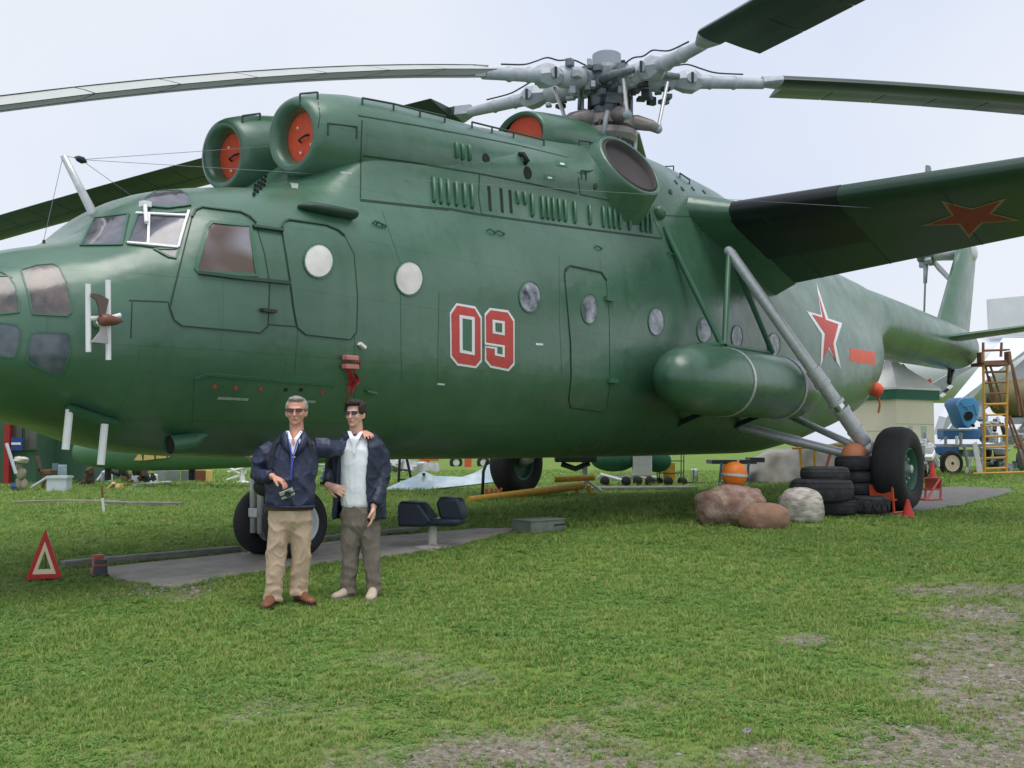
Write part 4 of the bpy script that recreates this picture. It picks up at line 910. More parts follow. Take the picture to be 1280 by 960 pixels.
G().lathe([(.072, 0), (.072, .03), (.06, .06), (.055, .17), (.045, .2), (0, .2)], (-.035, .06, 0), (0, 0, 1), 20).build('red_cup', mat('red plastic', srgb(170, 62, 48), .45), t, True, auto=40)
G().lathe([(.068, .1), (.072, .115), (.06, .12)], (.01, 0, 0), (0, 0, 1), 24).build('ring', mat('dark red ring', srgb(150, 70, 60), .5), t, True)
# --- swivel seat
t, s = frame_at(541, 684, 'swivel_seat', 'dark blue padded aircraft seat on a rusty white pedestal beside the path', 'seat', rz=-.22); t.scale = (.86, .86, .95)
NAVY = mat('navy leatherette', srgb(28, 40, 54), .42, var=.12, scale=7, bump=.08, bscale=12)
RUSTW = mat('rusty white paint', srgb(206, 200, 190), .6, col2=srgb(150, 110, 84), scale=8, thr=(.5, .72))
G().lathe([(.25, 0), (.25, .012), (.07, .03), (.06, .035)], (0, 0, 0), (0, 0, 1), 28).build('base_plate', RUSTW, t, True, auto=40)
G().lathe([(.058, .02), (.055, .27)], (0, 0, 0), (0, 0, 1), 18).build('pedestal', RUSTW, t, True)
def cushion(pr, y0, y1, nm):
    o = G().prism([V((x, y0, z)) for x, z in pr], (0, y1-y0, 0)).build(nm, NAVY, t, True, auto=60)
    md = o.modifiers.new('b', 'BEVEL'); md.width = .035; md.segments = 4; return o
cushion([(-.12, .27), (.40, .27), (.41, .36), (-.1, .36)], -.22, .22, 'seat_pad')
cushion([(-.42, .26), (-.03, .26), (.05, .33), (-.14, .55), (-.40, .57), (-.43, .5)], -.25, .2, 'side_wing')
cushion([(.12, .34), (.42, .33), (.43, .44), (.37, .6), (.12, .62), (.05, .55)], -.06, .24, 'side_wing')
# --- grey wooden box by the path end
t, s = frame_at(673, 664, 'wooden_box', 'low grey wooden box with a handle at the end of the path', 'box', rz=.75)
GBOX = mat('grey box paint', srgb(112, 120, 110), .75, var=.25, scale=8, bump=.2)
G().box((0, 0, .075), (.62, .36, .15)).build('body', GBOX, t, bevel=.006); G().box((0, 0, .155), (.64, .38, .014)).build('lid', GBOX, t, bevel=.003)
G().tube([(.12, -.185, .08), (.12, -.22, .09), (.26, -.22, .09), (.26, -.185, .08)], .01, 6).build('handle', DARK, t)
# --- boulders and orange ball
def rock(u, v, w, d, h, m, label, seed, rz=0, amp=.14, sink=.12):
    p = on_ground(u, v); g = G().sphere((0, 0, 0), 1, 56, 36); vs = []
    for q in g.v:
        q = V(q); f = 1+amp*noise.noise(q*1.1+V((seed, 0, 0)))*1.6+amp*.5*noise.noise(q*2.7+V((0, seed, 0)))+amp*.3*noise.noise(q*6+V((seed, seed, 0)))+amp*.16*noise.noise(q*14)-amp*.5*max(0, .25-abs(noise.noise(q*1.6+V((0, 0, seed)))))
        e = .8; q = V(tuple(math.copysign(abs(c)**e, c) for c in q)); q = q*f; vs.append((q.x*w/2, q.y*d/2, q.z*h/2+h*(.5-sink)))
    g.v = vs; o = g.build('boulder', m, None, True); o.location = p; o.rotation_euler = (0, 0, math.atan2(RGT.y, RGT.x)+rz); return tag(o, label, 'boulder')
ROCKR = mat('red granite', srgb(138, 106, 92), .9, col2=srgb(170, 150, 134), scale=7, bump=.5, bscale=22, thr=(.42, .62), detail=9)
ROCKP = mat('pink granite', srgb(152, 118, 98), .9, var=.14, scale=10, bump=.35, bscale=30, detail=9)
ROCKG = mat('pale gneiss', srgb(150, 142, 132), .9, col2=srgb(206, 198, 186), scale=9, bump=.7, bscale=16, thr=(.4, .6), detail=9, stretch=(.6, .6, 1.6))
rock(916, 655, .98, .7, .62, ROCKR, 'large reddish granite boulder carrying the orange ball', 3.3)
rock(955, 660, .62, .5, .38, ROCKP, 'smooth pink boulder leaning in front of the large red one', 8.1, .2, .08)
rock(1002, 652, .64, .5, .53, ROCKG, 'pale grey rounded boulder in front of the tyre stacks', 5.7, .3, .1)
ORB = mat('orange ball paint', srgb(226, 122, 34), .5, var=.14, scale=7)
pb_ = at_d(918, 593, (on_ground(916, 655)-CAM).dot(FWD)+.12)
t = thing('orange_ball', 'bright orange ball with a grey metal band on top of the red boulder', 'ball', pb_-V((0, 0, .19)), math.atan2(RGT.y, RGT.x))
G().sphere((0, 0, .19), .18, 28, 18).build('ball', ORB, t, True); G().lathe([(.18, -.018), (.188, -.018), (.188, .018), (.18, .018)], (0, 0, .185), (0.08, 0, 1), 32).build('band', STEEL, t)
G().box((.02, 0, .005), (.24, .2, .012)).build('foot_plate', STEEL, t)
G().box((.05, -.01, .378), (.03, .02, .02)).build('lug', STEEL, t)
# --- tyres
RUB = [mat('old tyre rubber %d' % i, srgb(*c), .85, var=.3, scale=7, bump=.25, bscale=30, col2=srgb(*(x+26 for x in c)), thr=(.45, .75)) for i, c in enumerate(((46, 46, 48), (54, 54, 56), (40, 41, 44)))]
def tyre(c, R, h, m, label, tread=False, tilt=(0, 0, 1)):
    r0 = R*.55; pr = [(r0, -h*.36), (r0+.02, -h*.44), (R*.78, -h*.5), (R*.92, -h*.42), (R*.99, -h*.22), (R, 0), (R*.99, h*.22), (R*.92, h*.42), (R*.78, h*.5), (r0+.02, h*.44), (r0, h*.36), (r0+.04, 0), (r0, -h*.36)]
    o = G().lathe(pr, (0, 0, 0), tilt, 44).build('tyre', m, None, True); o.location = c
    for z in (-.34, .34, .12, -.12):
        rr = R*(.955 if abs(z) > .3 else .995)
        G().lathe([(rr-.004, h*z-.006), (rr+.006, h*z), (rr-.004, h*z+.006)], (0, 0, 0), tilt, 40).build('rib', m, o, True)
    if tread:
        for i in range(30):
            a = i*2*PI/30; G().box((R*math.cos(a), R*math.sin(a), 0), (.03, .035, h*.62), Matrix.Rotation(a, 3, 'Z') @ Matrix.Rotation(.35*(-1)**i, 3, 'X')).build('tread_lug', m, o)
    return tag(o, label, 'tyre', 'old tyres stacked by the main wheel')
gA = on_ground(1040, 647); dA = (gA-CAM).dot(FWD)
def stack(u, dep, v): return at_d(u, v, dep)
tyre(stack(1041, dA+.3, 633), .39, .23, RUB[2], 'lowest of the three tyres stacked behind the pale boulder', False)
tyre(stack(1027, dA+.3, 612.5), .47, .34, RUB[0], 'fat middle tyre of the stack behind the pale boulder')
tyre(stack(1031, dA+.3, 592), .36, .21, RUB[1], 'small top tyre of the stack behind the pale boulder')
dB = dA+.75
tyre(stack(1086, dB-.5, 631), .29, .26, RUB[2], 'knobbly tyre lying at the foot of the right stack beside the orange chock', True)
tyre(stack(1074, dB+.25, 627), .31, .2, RUB[1], 'tyre at the bottom of the right stack, mostly hidden', False)
tyre(stack(1074, dB+.25, 610.5), .31, .2, RUB[0], 'third tyre from the top of the stack carrying the orange dome')
tyre(stack(1073, dB+.25, 595.5), .30, .2, RUB[1], 'second tyre from the top of the stack carrying the orange dome')
tyre(stack(1070, dB+.25, 579), .325, .24, RUB[0], 'top tyre of the right stack, holding the orange dome')
c_ = stack(1067.5, dB+.25, 569); tag(G().sphere((0, 0, 0), .195, 24, 16).build('orange_dome', mat('faded orange', srgb(216, 138, 96), .6, var=.1), None, True), 'faded orange ball sitting in the top tyre of the right stack', 'ball').location = c_
# --- chocks and cones at the main wheel
CH = mat('orange red steel', srgb(206, 84, 48), .55, var=.18, scale=12)
CH2 = mat('faded red steel', srgb(178, 84, 70), .6, var=.2, scale=12)
def chock(u, v, label, m, rz, sc=1):
    t, s = frame_at(u, v, 'wheel_chock', label, 'chock', 'steel wheel chocks', rz); f = G
    for y in (-.16, .16):
        f().tube([(-.2*sc, y*sc, .38*sc), (-.16*sc, y*sc, .02)], .02, 6).build('post', m, t); f().tube([(-.16*sc, y*sc, .38*sc), (.2*sc, y*sc, .02)], .02, 6).build('sloping_bar', m, t)
        f().tube([(-.2*sc, y*sc, .03), (.24*sc, y*sc, .03)], .02, 6).build('foot_bar', m, t); f().tube([(-.17*sc, y*sc, .2*sc), (.04*sc, y*sc, .2*sc)], .014, 6).build('brace', m, t)
    for z, x in ((.38, -.18), (.2, -.17), (.03, .22), (.2, .03)): f().box((x*sc, 0, z*sc), (.05, .34*sc, .035)).build('cross_bar', m, t)
    f().box((-.185*sc, 0, .29*sc), (.012, .32*sc, .15*sc)).build('face_plate', m, t)
chock(1111, 642, 'orange open-frame wheel chock in front of the near main wheel', CH, 0.75, 1.12)
chock(1158, 626, 'faded red steel wheel chock just behind the near main wheel', CH2, PI+.5, 1.05)
def cone(u, v, h, r, label, m):
    t, s = frame_at(u, v, 'traffic_cone', label, 'cone', 'small red cones by the main wheel')
    G().lathe([(r, .012), (r*.3, h*.9), (r*.25, h), (0, h)], (0, 0, 0), (0, 0, 1), 20).build('body', m, t, True, auto=40); G().box((0, 0, .008), (r*2.3, r*2.3, .016)).build('base', m, t)
CONE = mat('red cone rubber', srgb(196, 58, 46), .6, var=.12)
cone(1135, 647, .27, .09, 'small red cone on the pavement in front of the near wheel hub', CONE)
cone(1166, 606, .56, .13, 'taller orange red cone behind the near main wheel', CONE)
# --- under the belly
t, s = frame_at(660, 617, 'tow_bar', 'long yellow tow bar lying under the helicopter belly', 'tow bar')
YL = mat('yellow paint worn', srgb(190, 146, 52), .6, var=.2, scale=12)
L0 = at_d(586, 626, 18.6)-t.location; L1 = at_d(728, 607, 21)-t.location; Ri = Matrix.Rotation(-math.atan2(RGT.y, RGT.x), 3, 'Z')
L0, L1 = Ri @ L0, Ri @ L1
G().tube([L0, L1], .075, 12).build('pole', YL, t, True, auto=50); G().tube([L1+V((-.55, 0, .12)), L1+V((.25, .1, .16))], .06, 8).build('tow_eye', YL, t)
for dx in (-.1, .12): G().tube([L1+V((dx, 0, 0)), L1+V((dx*1.5, 0, -.25))], .05, 8).build('leg', YL, t)
G().tube([(-.6, .35, .06), (.8, .8, .1)], .025, 6).build('tie_rod', STEEL, t)
t, s = frame_at(617, 622, 'wheel_chock', 'bright red slatted chock under the far main wheel', 'chock', 'steel wheel chocks')
for i in range(4): G().box((-.14+i*.09, -.05, .1), (.05, .3, .17), Matrix.Rotation(.25, 3, 'Y')).build('slat', REDS if i < 0 else CH, t)
G().box((0, 0, .02), (.4, .34, .03)).build('base', CH, t)
G().tube([(-.22, .1, .02), (-.2, .12, .5), (-.12, .12, .72)], .03, 8).build('hose', DARK, t, True)
t, s = frame_at(731, 615, 'jack_stand', 'grey jack stand with splayed feet under the belly', 'jack')
G().tube([(0, 0, .1), (0, 0, .75)], .06, 10).build('post', GREYP, t); 
for a in (0, 2.1, 4.2): G().tube([(0, 0, .28), (.36*math.cos(a), .36*math.sin(a), .02)], .035, 8).build('leg', GREYP, t)
G().box((-.2, 0, .78), (.9, .4, .28)).build('head', DARK, t, bevel=.03); G().tube([(-.5, 0, .6), (-.2, -.05, .5), (.1, 0, .62)], .06, 8).build('pump', DARK, t)
t, s = frame_at(775, 612, 'plank_deck', 'low grey plank deck under the equipment trolley', 'deck')
for i in range(3): G().box((0, -.25+i*.3, .035), (3.4, .27, .06), Matrix.Rotation(.0, 3, 'Z')).build('plank', WEATH, t, bevel=.006)
t.rotation_euler.z += .12
t, s = frame_at(785, 607, 'equipment_trolley', 'white trolley with green canvas load on small wheels under the belly', 'trolley')
CANV = mat('green canvas', srgb(28, 82, 58), .8, var=.2, scale=6, bump=.3, bscale=8)
G().tube([(-.75, 0, .22), (.7, 0, .2)], .05, 8).build('frame_rail', WHITE, t); G().tube([(-.7, -.25, .28), (-.1, -.25, .12)], .045, 8).build('frame_rail', WHITE, t); G().tube([(.1, -.25, .3), (.55, -.25, .14)], .045, 8).build('frame_rail', WHITE, t)
g = G().sphere((-.35, .05, .62), .45, 16, 10, (1.25, .7, .62)); g.build('canvas_cover', CANV, t, True); g = G().sphere((.75, .15, .6), .35, 16, 10, (1, .7, .8)); g.build('canvas_cover', CANV, t, True)
G().box((.33, -.1, .55), (.46, .4, .62)).build('steel_case', STEEL, t, bevel=.02)
for x in (-.6, -.08, .2, .5, .95): G().lathe([(.0, -.04), (.1, -.04), (.12, 0), (.1, .04), (0, .04)], (x, -.3, .12), (0, 1, 0), 18).build('castor', BLACK, t, True)
t, s = frame_at(838, 606, 'hand_cart', 'dark wire hand cart on castors beside the trolley', 'cart')
for x in (-.3, .3):
    for y in (-.2, .2): G().tube([(x, y, .1), (x*1.05, y, .95)], .014, 6).build('upright', DARK, t); G().lathe([(0, -.03), (.085, -.03), (.095, 0), (.085, .03), (0, .03)], (x, y, .095), (0, 1, 0), 14).build('castor', BLACK, t, True)
for z in (.3, .6, .9): G().tube([(-.3, -.2, z), (.3, -.2, z), (.3, .2, z), (-.3, .2, z), (-.3, -.2, z)], .012, 6).build('rail', DARK, t)
G().box((-.05, -.1, .32), (.28, .2, .46)).build('wooden_crate', YL, t)
t, s = frame_at(868, 604, 'steel_canister', 'small shiny canister standing on the grass left of the orange ball', 'canister')
G().lathe([(.1, 0), (.1, .35), (.06, .38), (0, .38)], (0, 0, 0), (0, 0, 1), 16).build('body', CHROME, t, True, auto=40); G().box((-.1, 0, .02), (.7, .4, .04)).build('tray', DARK, t)
t, s = frame_at(506, 610, 'ladder', 'dark short boarding ladder hanging under the belly behind the seat', 'ladder')
for a, b in (((-.15, 0, .05), (-.12, 0, .75)), ((.2, 0, -.02), (.02, 0, .78))): G().tube([V(a), V(b)], .035, 6).build('leg', DARK, t)
for z in (.2, .42): G().tube([(-.15, 0, z), (.17-.25*z, 0, z)], .025, 6).build('rung', DARK, t)
t, s = frame_at(528, 612, 'wing_panel', 'pale blue dismantled wing panel lying on the grass behind the seat', 'wing panel')
PB = mat('pale blue skin', srgb(176, 200, 214), .5, col2=srgb(214, 224, 230), scale=3, thr=(.4, .6))
top = [(-.85, .1, .02), (-.55, .12, .16), (-.2, .2, .3), (.0, .3, .42), (.25, .3, .3), (.9, .35, .28), (1.2, .45, .38), (1.6, .6, .62), (1.8, .7, .55), (2.4, .9, .5)]
bot = [(x, y-.3, .0+.12*max(0, x)/1.2) for x, y, z in top]
G().loft([[V(a), V(b), V(b)+V((0, .08, -.03)), V(a)+V((0, .1, -.05))] for a, b in zip(top, bot)]).build('skin', PB, t); 
for x in (.02, 1.62, -.6): G().box((x, .15, .34 if x > 0 else .1), (.06, .1, .06)).build('bracket', DARK, t)
# --- camera-side small stake
t, s = frame_at(130, 640, 'stake', 'short white stake with a rusty top leaning in the grass at left', 'stake')
G().tube([(0, 0, 0), (-.03, 0, .22)], .02, 6).build('white_part', WHITE, t); G().tube([(-.03, 0, .22), (-.04, 0, .4)], .018, 6).build('rusty_part', mat('rust', srgb(140, 84, 60), .8), t)
#@@SECTION background left
BGRN = mat('green boards', srgb(58, 94, 70), .7, var=.12, scale=3)
AGRN = mat('aircraft green', srgb(92, 134, 100), .5, var=.08, scale=2)
dL = 27.0
def bx(g, u0, u1, v0, v1, d, th): 
    """box that fills a pixel rectangle at depth d"""
    a = at_d(u0, v1, d); b = at_d(u1, v0, d); w = (b-a).dot(RGT); h = b.z-a.z; c = (a+b)/2+FH*th/2
    return g.box(c, (w, th, h), Matrix.Rotation(math.atan2(RGT.y, RGT.x), 3, 'Z'))
bd = thing('green_cabin', 'green cabin with curtained windows and a red post at the left edge', 'cabin', on_ground(20, 606), 0)
bd.location = (0, 0, 0)
bx(G(), -160, 46, 470, 604, dL, 3.0).build('wall', BGRN, bd); bx(G(), 46, 110, 500, 600, dL+1.2, 3.0).build('wall', BGRN, bd)
for u0, u1 in ((14, 27), (30, 46)):
    w = bx(G(), u0, u1, 520, 561, dL-.04, .06).build('window', mat('cabin window', srgb(96, 94, 88), .4, var=.4, scale=4, stretch=(6, 6, .3)), bd)
    for a, b in ((u0-.8, u0+.3), (u1-.3, u1+.8)): bx(G(), a, b, 519, 562, dL-.07, .05).build('frame', BGRN, w)
    bx(G(), u0-.8, u1+.8, 560.5, 562.5, dL-.08, .06).build('sill', BGRN, w)
bx(G(), 4.5, 11.5, 515, 606, dL-.25, .15).build('red_post', mat('red post', srgb(158, 40, 40), .6), bd)
bx(G(), -160, 110, 602, 609, dL+.2, 2.5).build('plinth', DARK, bd)
sg_ = bx(G(), 14, 28, 547, 563, dL-.3, .02).build('sign', mat('blue sign', srgb(34, 62, 140), .5), bd)
bx(G(), 14, 26, 553, 556, dL-.31, .005).build('white_stripe', WHITE, sg_)
# green aircraft body lying behind the nose
pl = thing('aircraft_hull', 'long green aircraft hull with pale yellow window panels behind the helicopter nose', 'aircraft'); rings = []
for u, vc, r, d in ((97, 564.5, .19, 25.7), (94.5, 564.5, .215, 25.7), (97, 564.5, .24, 25.7), (110, 563.5, .36, 25.65), (135, 562.5, .46, 25.6), (170, 562, .52, 25.55), (230, 560.5, .53, 25.5), (310, 558.5, .5, 25.4), (420, 556, .42, 25.3), (520, 555, .35, 25.2)):
    c = at_d(u, vc, d); rings.append([c+FH*r*math.cos(2*PI*k/24)+V((0, 0, r*math.sin(2*PI*k/24))) for k in range(24)])
nc_ = at_d(96, 565, 25.7); G().lathe([(.2, .1), (.19, .03), (.1, .02), (0, .0)], nc_, RGT, 20).build('nose_plate', DARK, pl, True); G().sphere(nc_+V((0, 0, -.08)), .09, 14, 8, (1, 1.5, .7)).build('nose_lamp', CHROME, pl, True)
G().loft(rings).build('hull', AGRN, pl, True)
YP = mat('pale yellow panel', srgb(222, 190, 118), .6, var=.08)
for q in ([(167, 574), (173, 566), (176, 564), (178, 574)], [(179.5, 574), (180, 566), (192, 565.5), (193, 572.5)], [(195, 572), (195, 565.5), (207, 565), (208, 571)], [(210, 570.5), (209, 565), (219, 565)]):
    G().prism([at_d(u, v+1.5, 24.98) for u, v in q], FH*.02).build('window_panel', YP, pl)
for u in (135, 240): G().tube([at_d(u, 582, 25.6), at_d(u, 600, 25.6)], .08, 8).build('support', DARK, pl)
# odds and ends on the grass at left
def junk(u0, u1, v0, v1, d, name, label, cat, m, shape='box', th=.3):
    t = thing(name, label, cat, at_d((u0+u1)/2, v1, d)); t.location = (0, 0, 0)
    if shape == 'box': bx(G(), u0, u1, v0, v1, d, th).build('body', m, t, bevel=.015)
    return t
gd = lambda v: (on_ground(100, v)-CAM).dot(FWD)
PALEB = mat('pale board', srgb(206, 212, 222), .6, var=.06)
t = junk(58, 83, 596, 614.5, gd(614), 'white_box', 'white square box standing on the grass in front of the green cabin', 'box', PALEB)
bx(G(), 57, 84, 595, 598, gd(614)-.02, .34).build('lid', PALEB, t)
t = junk(72, 83, 581, 600, gd(611)+.5, 'leaning_board', 'pale blue grey board leaning behind the white box', 'board', mat('blue grey board', srgb(160, 182, 196), .6), th=.04)
bx(G(), 65, 72, 579, 600, gd(611)+.55, .05).build('dark_half', mat('slate board', srgb(104, 124, 138), .6), t)
t = thing('garden_figure', 'weathered pale stone figure with a wide hat by the green cabin', 'statue'); dd = gd(613.5)
STN = mat('patchy stone', srgb(168, 158, 140), .9, var=.4, scale=9, bump=.5)
def lump(sd):
    g = G().sphere((0, 0, 0), 1, 16, 10); g.v = [tuple(V(q)*(1+.38*noise.noise(V(q)*1.7+V((sd, 0, 0)))+.2*noise.noise(V(q)*4+V((0, sd, 0))))) for q in g.v]; return g
def blobs(t, d, L, m, nm):
    for u, v, ru, rv in L:
        c = at_d(u, v, d); k = d/FPX; lump(u*3.1+v).build(nm, m, t, True).matrix_world = Matrix.Translation(c) @ Matrix.Diagonal((ru*k, ru*k*.8, rv*k, 1))
blobs(t, dd, [(26.5, 575, 9.5, 4)], mat('pale hat', srgb(206, 198, 186), .8), 'hat'); blobs(t, dd, [(24, 583, 4, 5), (27, 592, 6, 8), (25, 604, 5, 10), (30, 606, 4, 8)], STN, 'body')
G().tube([at_d(8, 554, dd-.2), at_d(20, 592, dd-.2)], .035, 6).build('pole', PALEB, t); G().sphere(at_d(19, 609, dd), .1, 10, 8).build('blue_pot', mat('blue pot', srgb(58, 66, 130), .5), t)
t = thing('iron_machine', 'rusty old iron machine with a seat beside the pale board', 'machine'); dd = gd(611)
RST = mat('brown rust', srgb(104, 78, 60), .8, var=.3, scale=8)
bx(G(), 49, 63, 587, 594, dd, .4).build('body', RST, t, bevel=.03); G().tube([at_d(52, 590, dd), at_d(46, 570, dd)], .04, 6).build('lever', RST, t); G().tube([at_d(56, 594, dd), at_d(53, 610, dd)], .04, 6).build('leg', RST, t); G().tube([at_d(60, 596, dd-.2), at_d(37, 611, dd-.2)], .03, 6).build('drawbar', PALEB, t)
blobs(t, dd, [(50, 586, 3, 3)], DARK, 'seat')
random.seed(11)
names = [('scrap_engine', 'dark scrap engine lump under the green hull, near the machine', 'engine', (108, 114, 588, 606), DARK), ('rusty_drum', 'rusty drum under the green hull', 'drum', (105, 112, 596, 606), RST), ('white_canister', 'white rounded canister lying under the green hull', 'canister', (124, 137, 588, 603), PALEB), ('yellow_crate', 'small yellow crate on the grass under the green hull', 'crate', (139, 151, 605, 611), YP), ('brown_canvas', 'brown canvas heap under the green hull', 'canvas', (152, 162, 588, 603), mat('brown canvas', srgb(110, 94, 66), .9)), ('white_case', 'white case with dark base under the green hull', 'case', (163, 176, 589, 604), PALEB), ('dark_cabinet', 'dark brown cabinet right of the white case', 'cabinet', (177, 184, 588, 604), RST), ('white_pump', 'white pump on a foot between the cabinet and the grey panels', 'pump', (186, 194, 590, 604), WHITE)]
for nm, lb, ct, (u0, u1, v0, v1), m in names:
    t = thing(nm, lb, ct); d = gd(v1)+.2
    bx(G(), u0+1, u1-1, v0+3, v1, d, .3).build('core', m, t, bevel=.03)
    for j in range(5):
        c_ = at_d(random.uniform(u0, u1), random.uniform(v0, v1-2), d-random.uniform(.05, .3)); mm = random.choice((m, m, DARK, RST))
        if j % 2: G().tube([c_, c_+V((random.uniform(-.25, .25), random.uniform(-.1, .1), random.uniform(-.2, .2)))], random.uniform(.02, .06), 8).build('fitting', mm, t)
        else: G().box(c_, (random.uniform(.08, .22), .12, random.uniform(.06, .2)), Matrix.Rotation(random.uniform(-.7, .7), 3, 'Y')).build('fitting', mm, t, bevel=.012)
for i, (u0, u1, c, w_) in enumerate(((195, 207, (140, 146, 148), 'light grey'), (208, 224, (126, 132, 132), 'mid grey'), (226, 243, (112, 116, 114), 'dark grey'), (244, 257, (128, 74, 56), 'rust brown'))):
    junk(u0, u1, 588, 603, gd(603)+.3, 'panel', '%s upright panel in the row right of the white pump' % w_, 'panel', mat(w_+' panel', srgb(*c), .7, var=.15), th=.06)
junk(257, 265, 588, 603, gd(603)+.2, 'wooden_crate', 'pale open wooden crate at the right end of the panel row', 'crate', YP, th=.06)
beam('plank', [(15, 630), (80, 628), (150, 629)], .16, .05, mat('old plank', srgb(142, 134, 122), .85, var=.3, scale=6), 'long old plank lying across the grass at left', 'plank')
beam('plank', [(132, 631), (180, 632), (228, 632)], .2, .06, WEATH, 'grey plank lying behind the leaning stake', 'plank')
beam('pipe', [(168, 608), (212, 604)], .1, .06, PALEB, 'thin pale pipe on the grass in front of the white pump', 'pipe')
# white pedestal thing with a round foot behind the man
t = thing('pedestal_fan', 'white scrap stand with a round foot and bent vanes behind the older man', 'stand'); d = gd(603)
G().lathe([(.26, 0), (.25, .03), (.07, .07), (.05, .3)], at_d(303, 604, d), (0, 0, 1), 20).build('foot', WHITE, t, True, auto=50)
for a in ((285, 590, 312, 583), (287, 585, 300, 592), (284, 600, 300, 594), (300, 575, 303, 592), (310, 575, 306, 592)): G().tube([at_d(a[0], a[1], d), at_d(a[2], a[3], d)], .055, 8, True, .6).build('vane', WHITE, t)
# far field between and behind the people
t = thing('glass_canopy', 'pale blue aircraft canopy on the grass seen between the two men', 'canopy'); d = gd(607)
blobs(t, d, [(412, 594, 12, 11)], mat('canopy glass', srgb(150, 186, 192), .2), 'bubble'); bx(G(), 398, 426, 581, 584, d, .3).build('white_rim', WHITE, t); bx(G(), 400, 424, 602, 608, d, .3).build('base', DARK, t)
t = thing('wreck_heap', 'heap of white torn aircraft skin far behind the seat', 'wreck'); d = gd(590); random.seed(5)
WRK = mat('torn white skin', srgb(196, 196, 200), .6, var=.3, scale=5)
for i in range(16):
    u = random.uniform(482, 540); c = at_d(u, 588-random.uniform(0, 9)*(1-(u-482)/90), d); G().box(c, (random.uniform(.4, 1.1), .3, random.uniform(.15, .4)), Matrix.Rotation(random.uniform(-.6, .6), 3, 'Y') @ Matrix.Rotation(random.uniform(0, 3), 3, 'Z')).build('skin_piece', WRK, t)
t = thing('orange_trestle', 'orange steel frame far behind the wreck heap', 'trestle'); d = gd(582)
bx(G(), 524, 548, 572, 576, d, .3).build('beam', CH, t); bx(G(), 530, 536, 576, 584, d, .3).build('leg', CH, t)
for i, (u, lb) in enumerate(((570, 'left one of two far aircraft wheels under the belly'), (604, 'right one of two far aircraft wheels, next to the far main tyre'))):
    t = thing('far_wheel', lb, 'wheel', group='far aircraft wheels'); d = gd(583); c = at_d(u, 578, d); G().lathe(tyre_profile(.3, .2, .16), c, RGT*.3-FH, 24).build('tyre', BLACK, t, True); G().lathe([(.16, .05), (0, .07)], c, RGT*.3-FH, 18).build('rim', WHITE, t); G().lathe([(.16, -.05), (0, -.07)], c, RGT*.3-FH, 18).build('rim', WHITE, t)
    G().box(c+V((0, 0, .45)), (.3, .3, .5)).build('leg', DARK, t)
t = thing('orange_barrel', 'small orange barrel between the far aircraft wheels', 'barrel'); d = gd(584); G().lathe([(.16, 0), (.16, .45), (0, .46)], at_d(585, 585, d), (0, 0, 1), 14).build('body', CH, t, True, auto=40)
for i, u in enumerate((886, 893)):
    pass
#@@SECTION background right
# blue steel table and tarp on trestles
t = thing('steel_table', 'blue steel table with a dark top behind the orange ball', 'table'); d = gd(606); BLU = mat('blue steel', srgb(62, 86, 112), .55)
bx(G(), 890, 946, 575, 580, d, .8).build('top', DARK, t)
for u in (902, 921, 936): G().tube([at_d(u, 578, d), at_d(u-3, 606, d)], .035, 6).build('leg', BLU, t)
G().tube([at_d(900, 598, d), at_d(938, 598, d)], .025, 6).build('shelf_bar', BLU, t); bx(G(), 906, 928, 580, 594, d+.9, .3).build('carton', mat('carton', srgb(150, 122, 92), .8), t); bx(G(), 938, 956, 572, 578, d+.2, .6).build('top', DARK, t)
t = thing('tarp', 'crumpled grey tarpaulin hung over trestles behind the tyres', 'tarpaulin'); d = gd(606)+1.2; TRP = mat('grey tarp', srgb(150, 147, 140), .85, var=.08, scale=3, bump=.2, bscale=6)
rows = []
for i in range(25):
    u = 930+i*6.5; f = i/24; top_ = 573-18*min(1, f*2.2)+2*math.sin(i*.9); bt = 606-2*math.sin(i*.7)
    rows.append([at_d(u+2*math.sin(j*1.3+i), top_+(bt-top_)*j/9, d+.14*math.sin(i*.95+j*.3)+.05*math.sin(i*2.1-j*.8)-.06*j+(.5 if j == 0 else 0)) for j in range(10)])
o = G().loft(rows, False, closed=False).build('sheet', TRP, t, True); md = o.modifiers.new('s', 'SOLIDIFY'); md.thickness = .02
for u, lean in ((1000, 4), (1018, 0), (1040, -14), (1046, 8)): 
    tr = G().tube([at_d(u, 560, d-.9), at_d(u+lean, 606, d-.9)], .04, 6).build('trestle_leg', YL if lean != -14 else CH2, t)
G().tube([at_d(990, 560, d-.9), at_d(1060, 556, d-.9)], .045, 6).build('trestle_bar', YL, t)
# kiosk
KW = mat('cream kiosk wall', srgb(238, 226, 202), .75, var=.05, scale=2); KR = mat('white awning', srgb(232, 228, 222), .7, var=.05); KG = mat('green valance', srgb(30, 98, 76), .6, var=.1)
kd = 30.0; k0 = at_d(1121, 606, kd); ang = math.atan2(RGT.y, RGT.x)
t = thing('kiosk', 'cream kiosk with white pitched awning and green valance behind the tail', 'kiosk', (k0.x, k0.y, 0), ang+.55)
H = 2.45; a_, b_ = 1.75, 1.68
def quad(nm, p, m, par, th=.05):
    c = [V(q) for q in p]; n = (c[1]-c[0]).cross(c[3]-c[0]).normalized(); return G().prism(c, n*th).build(nm, m, par)
G().box((b_/2-.15, b_/2-.15, H/2), (b_, b_, H)).build('wall', KW, t)
G().box((b_/2-.15, b_/2-.15, H+.0), (b_+.24, b_+.24, .28)).build('valance', KG, t); G().box((b_/2-.15, b_/2-.15, H+.17), (b_+.3, b_+.3, .06)).build('eave', KR, t)
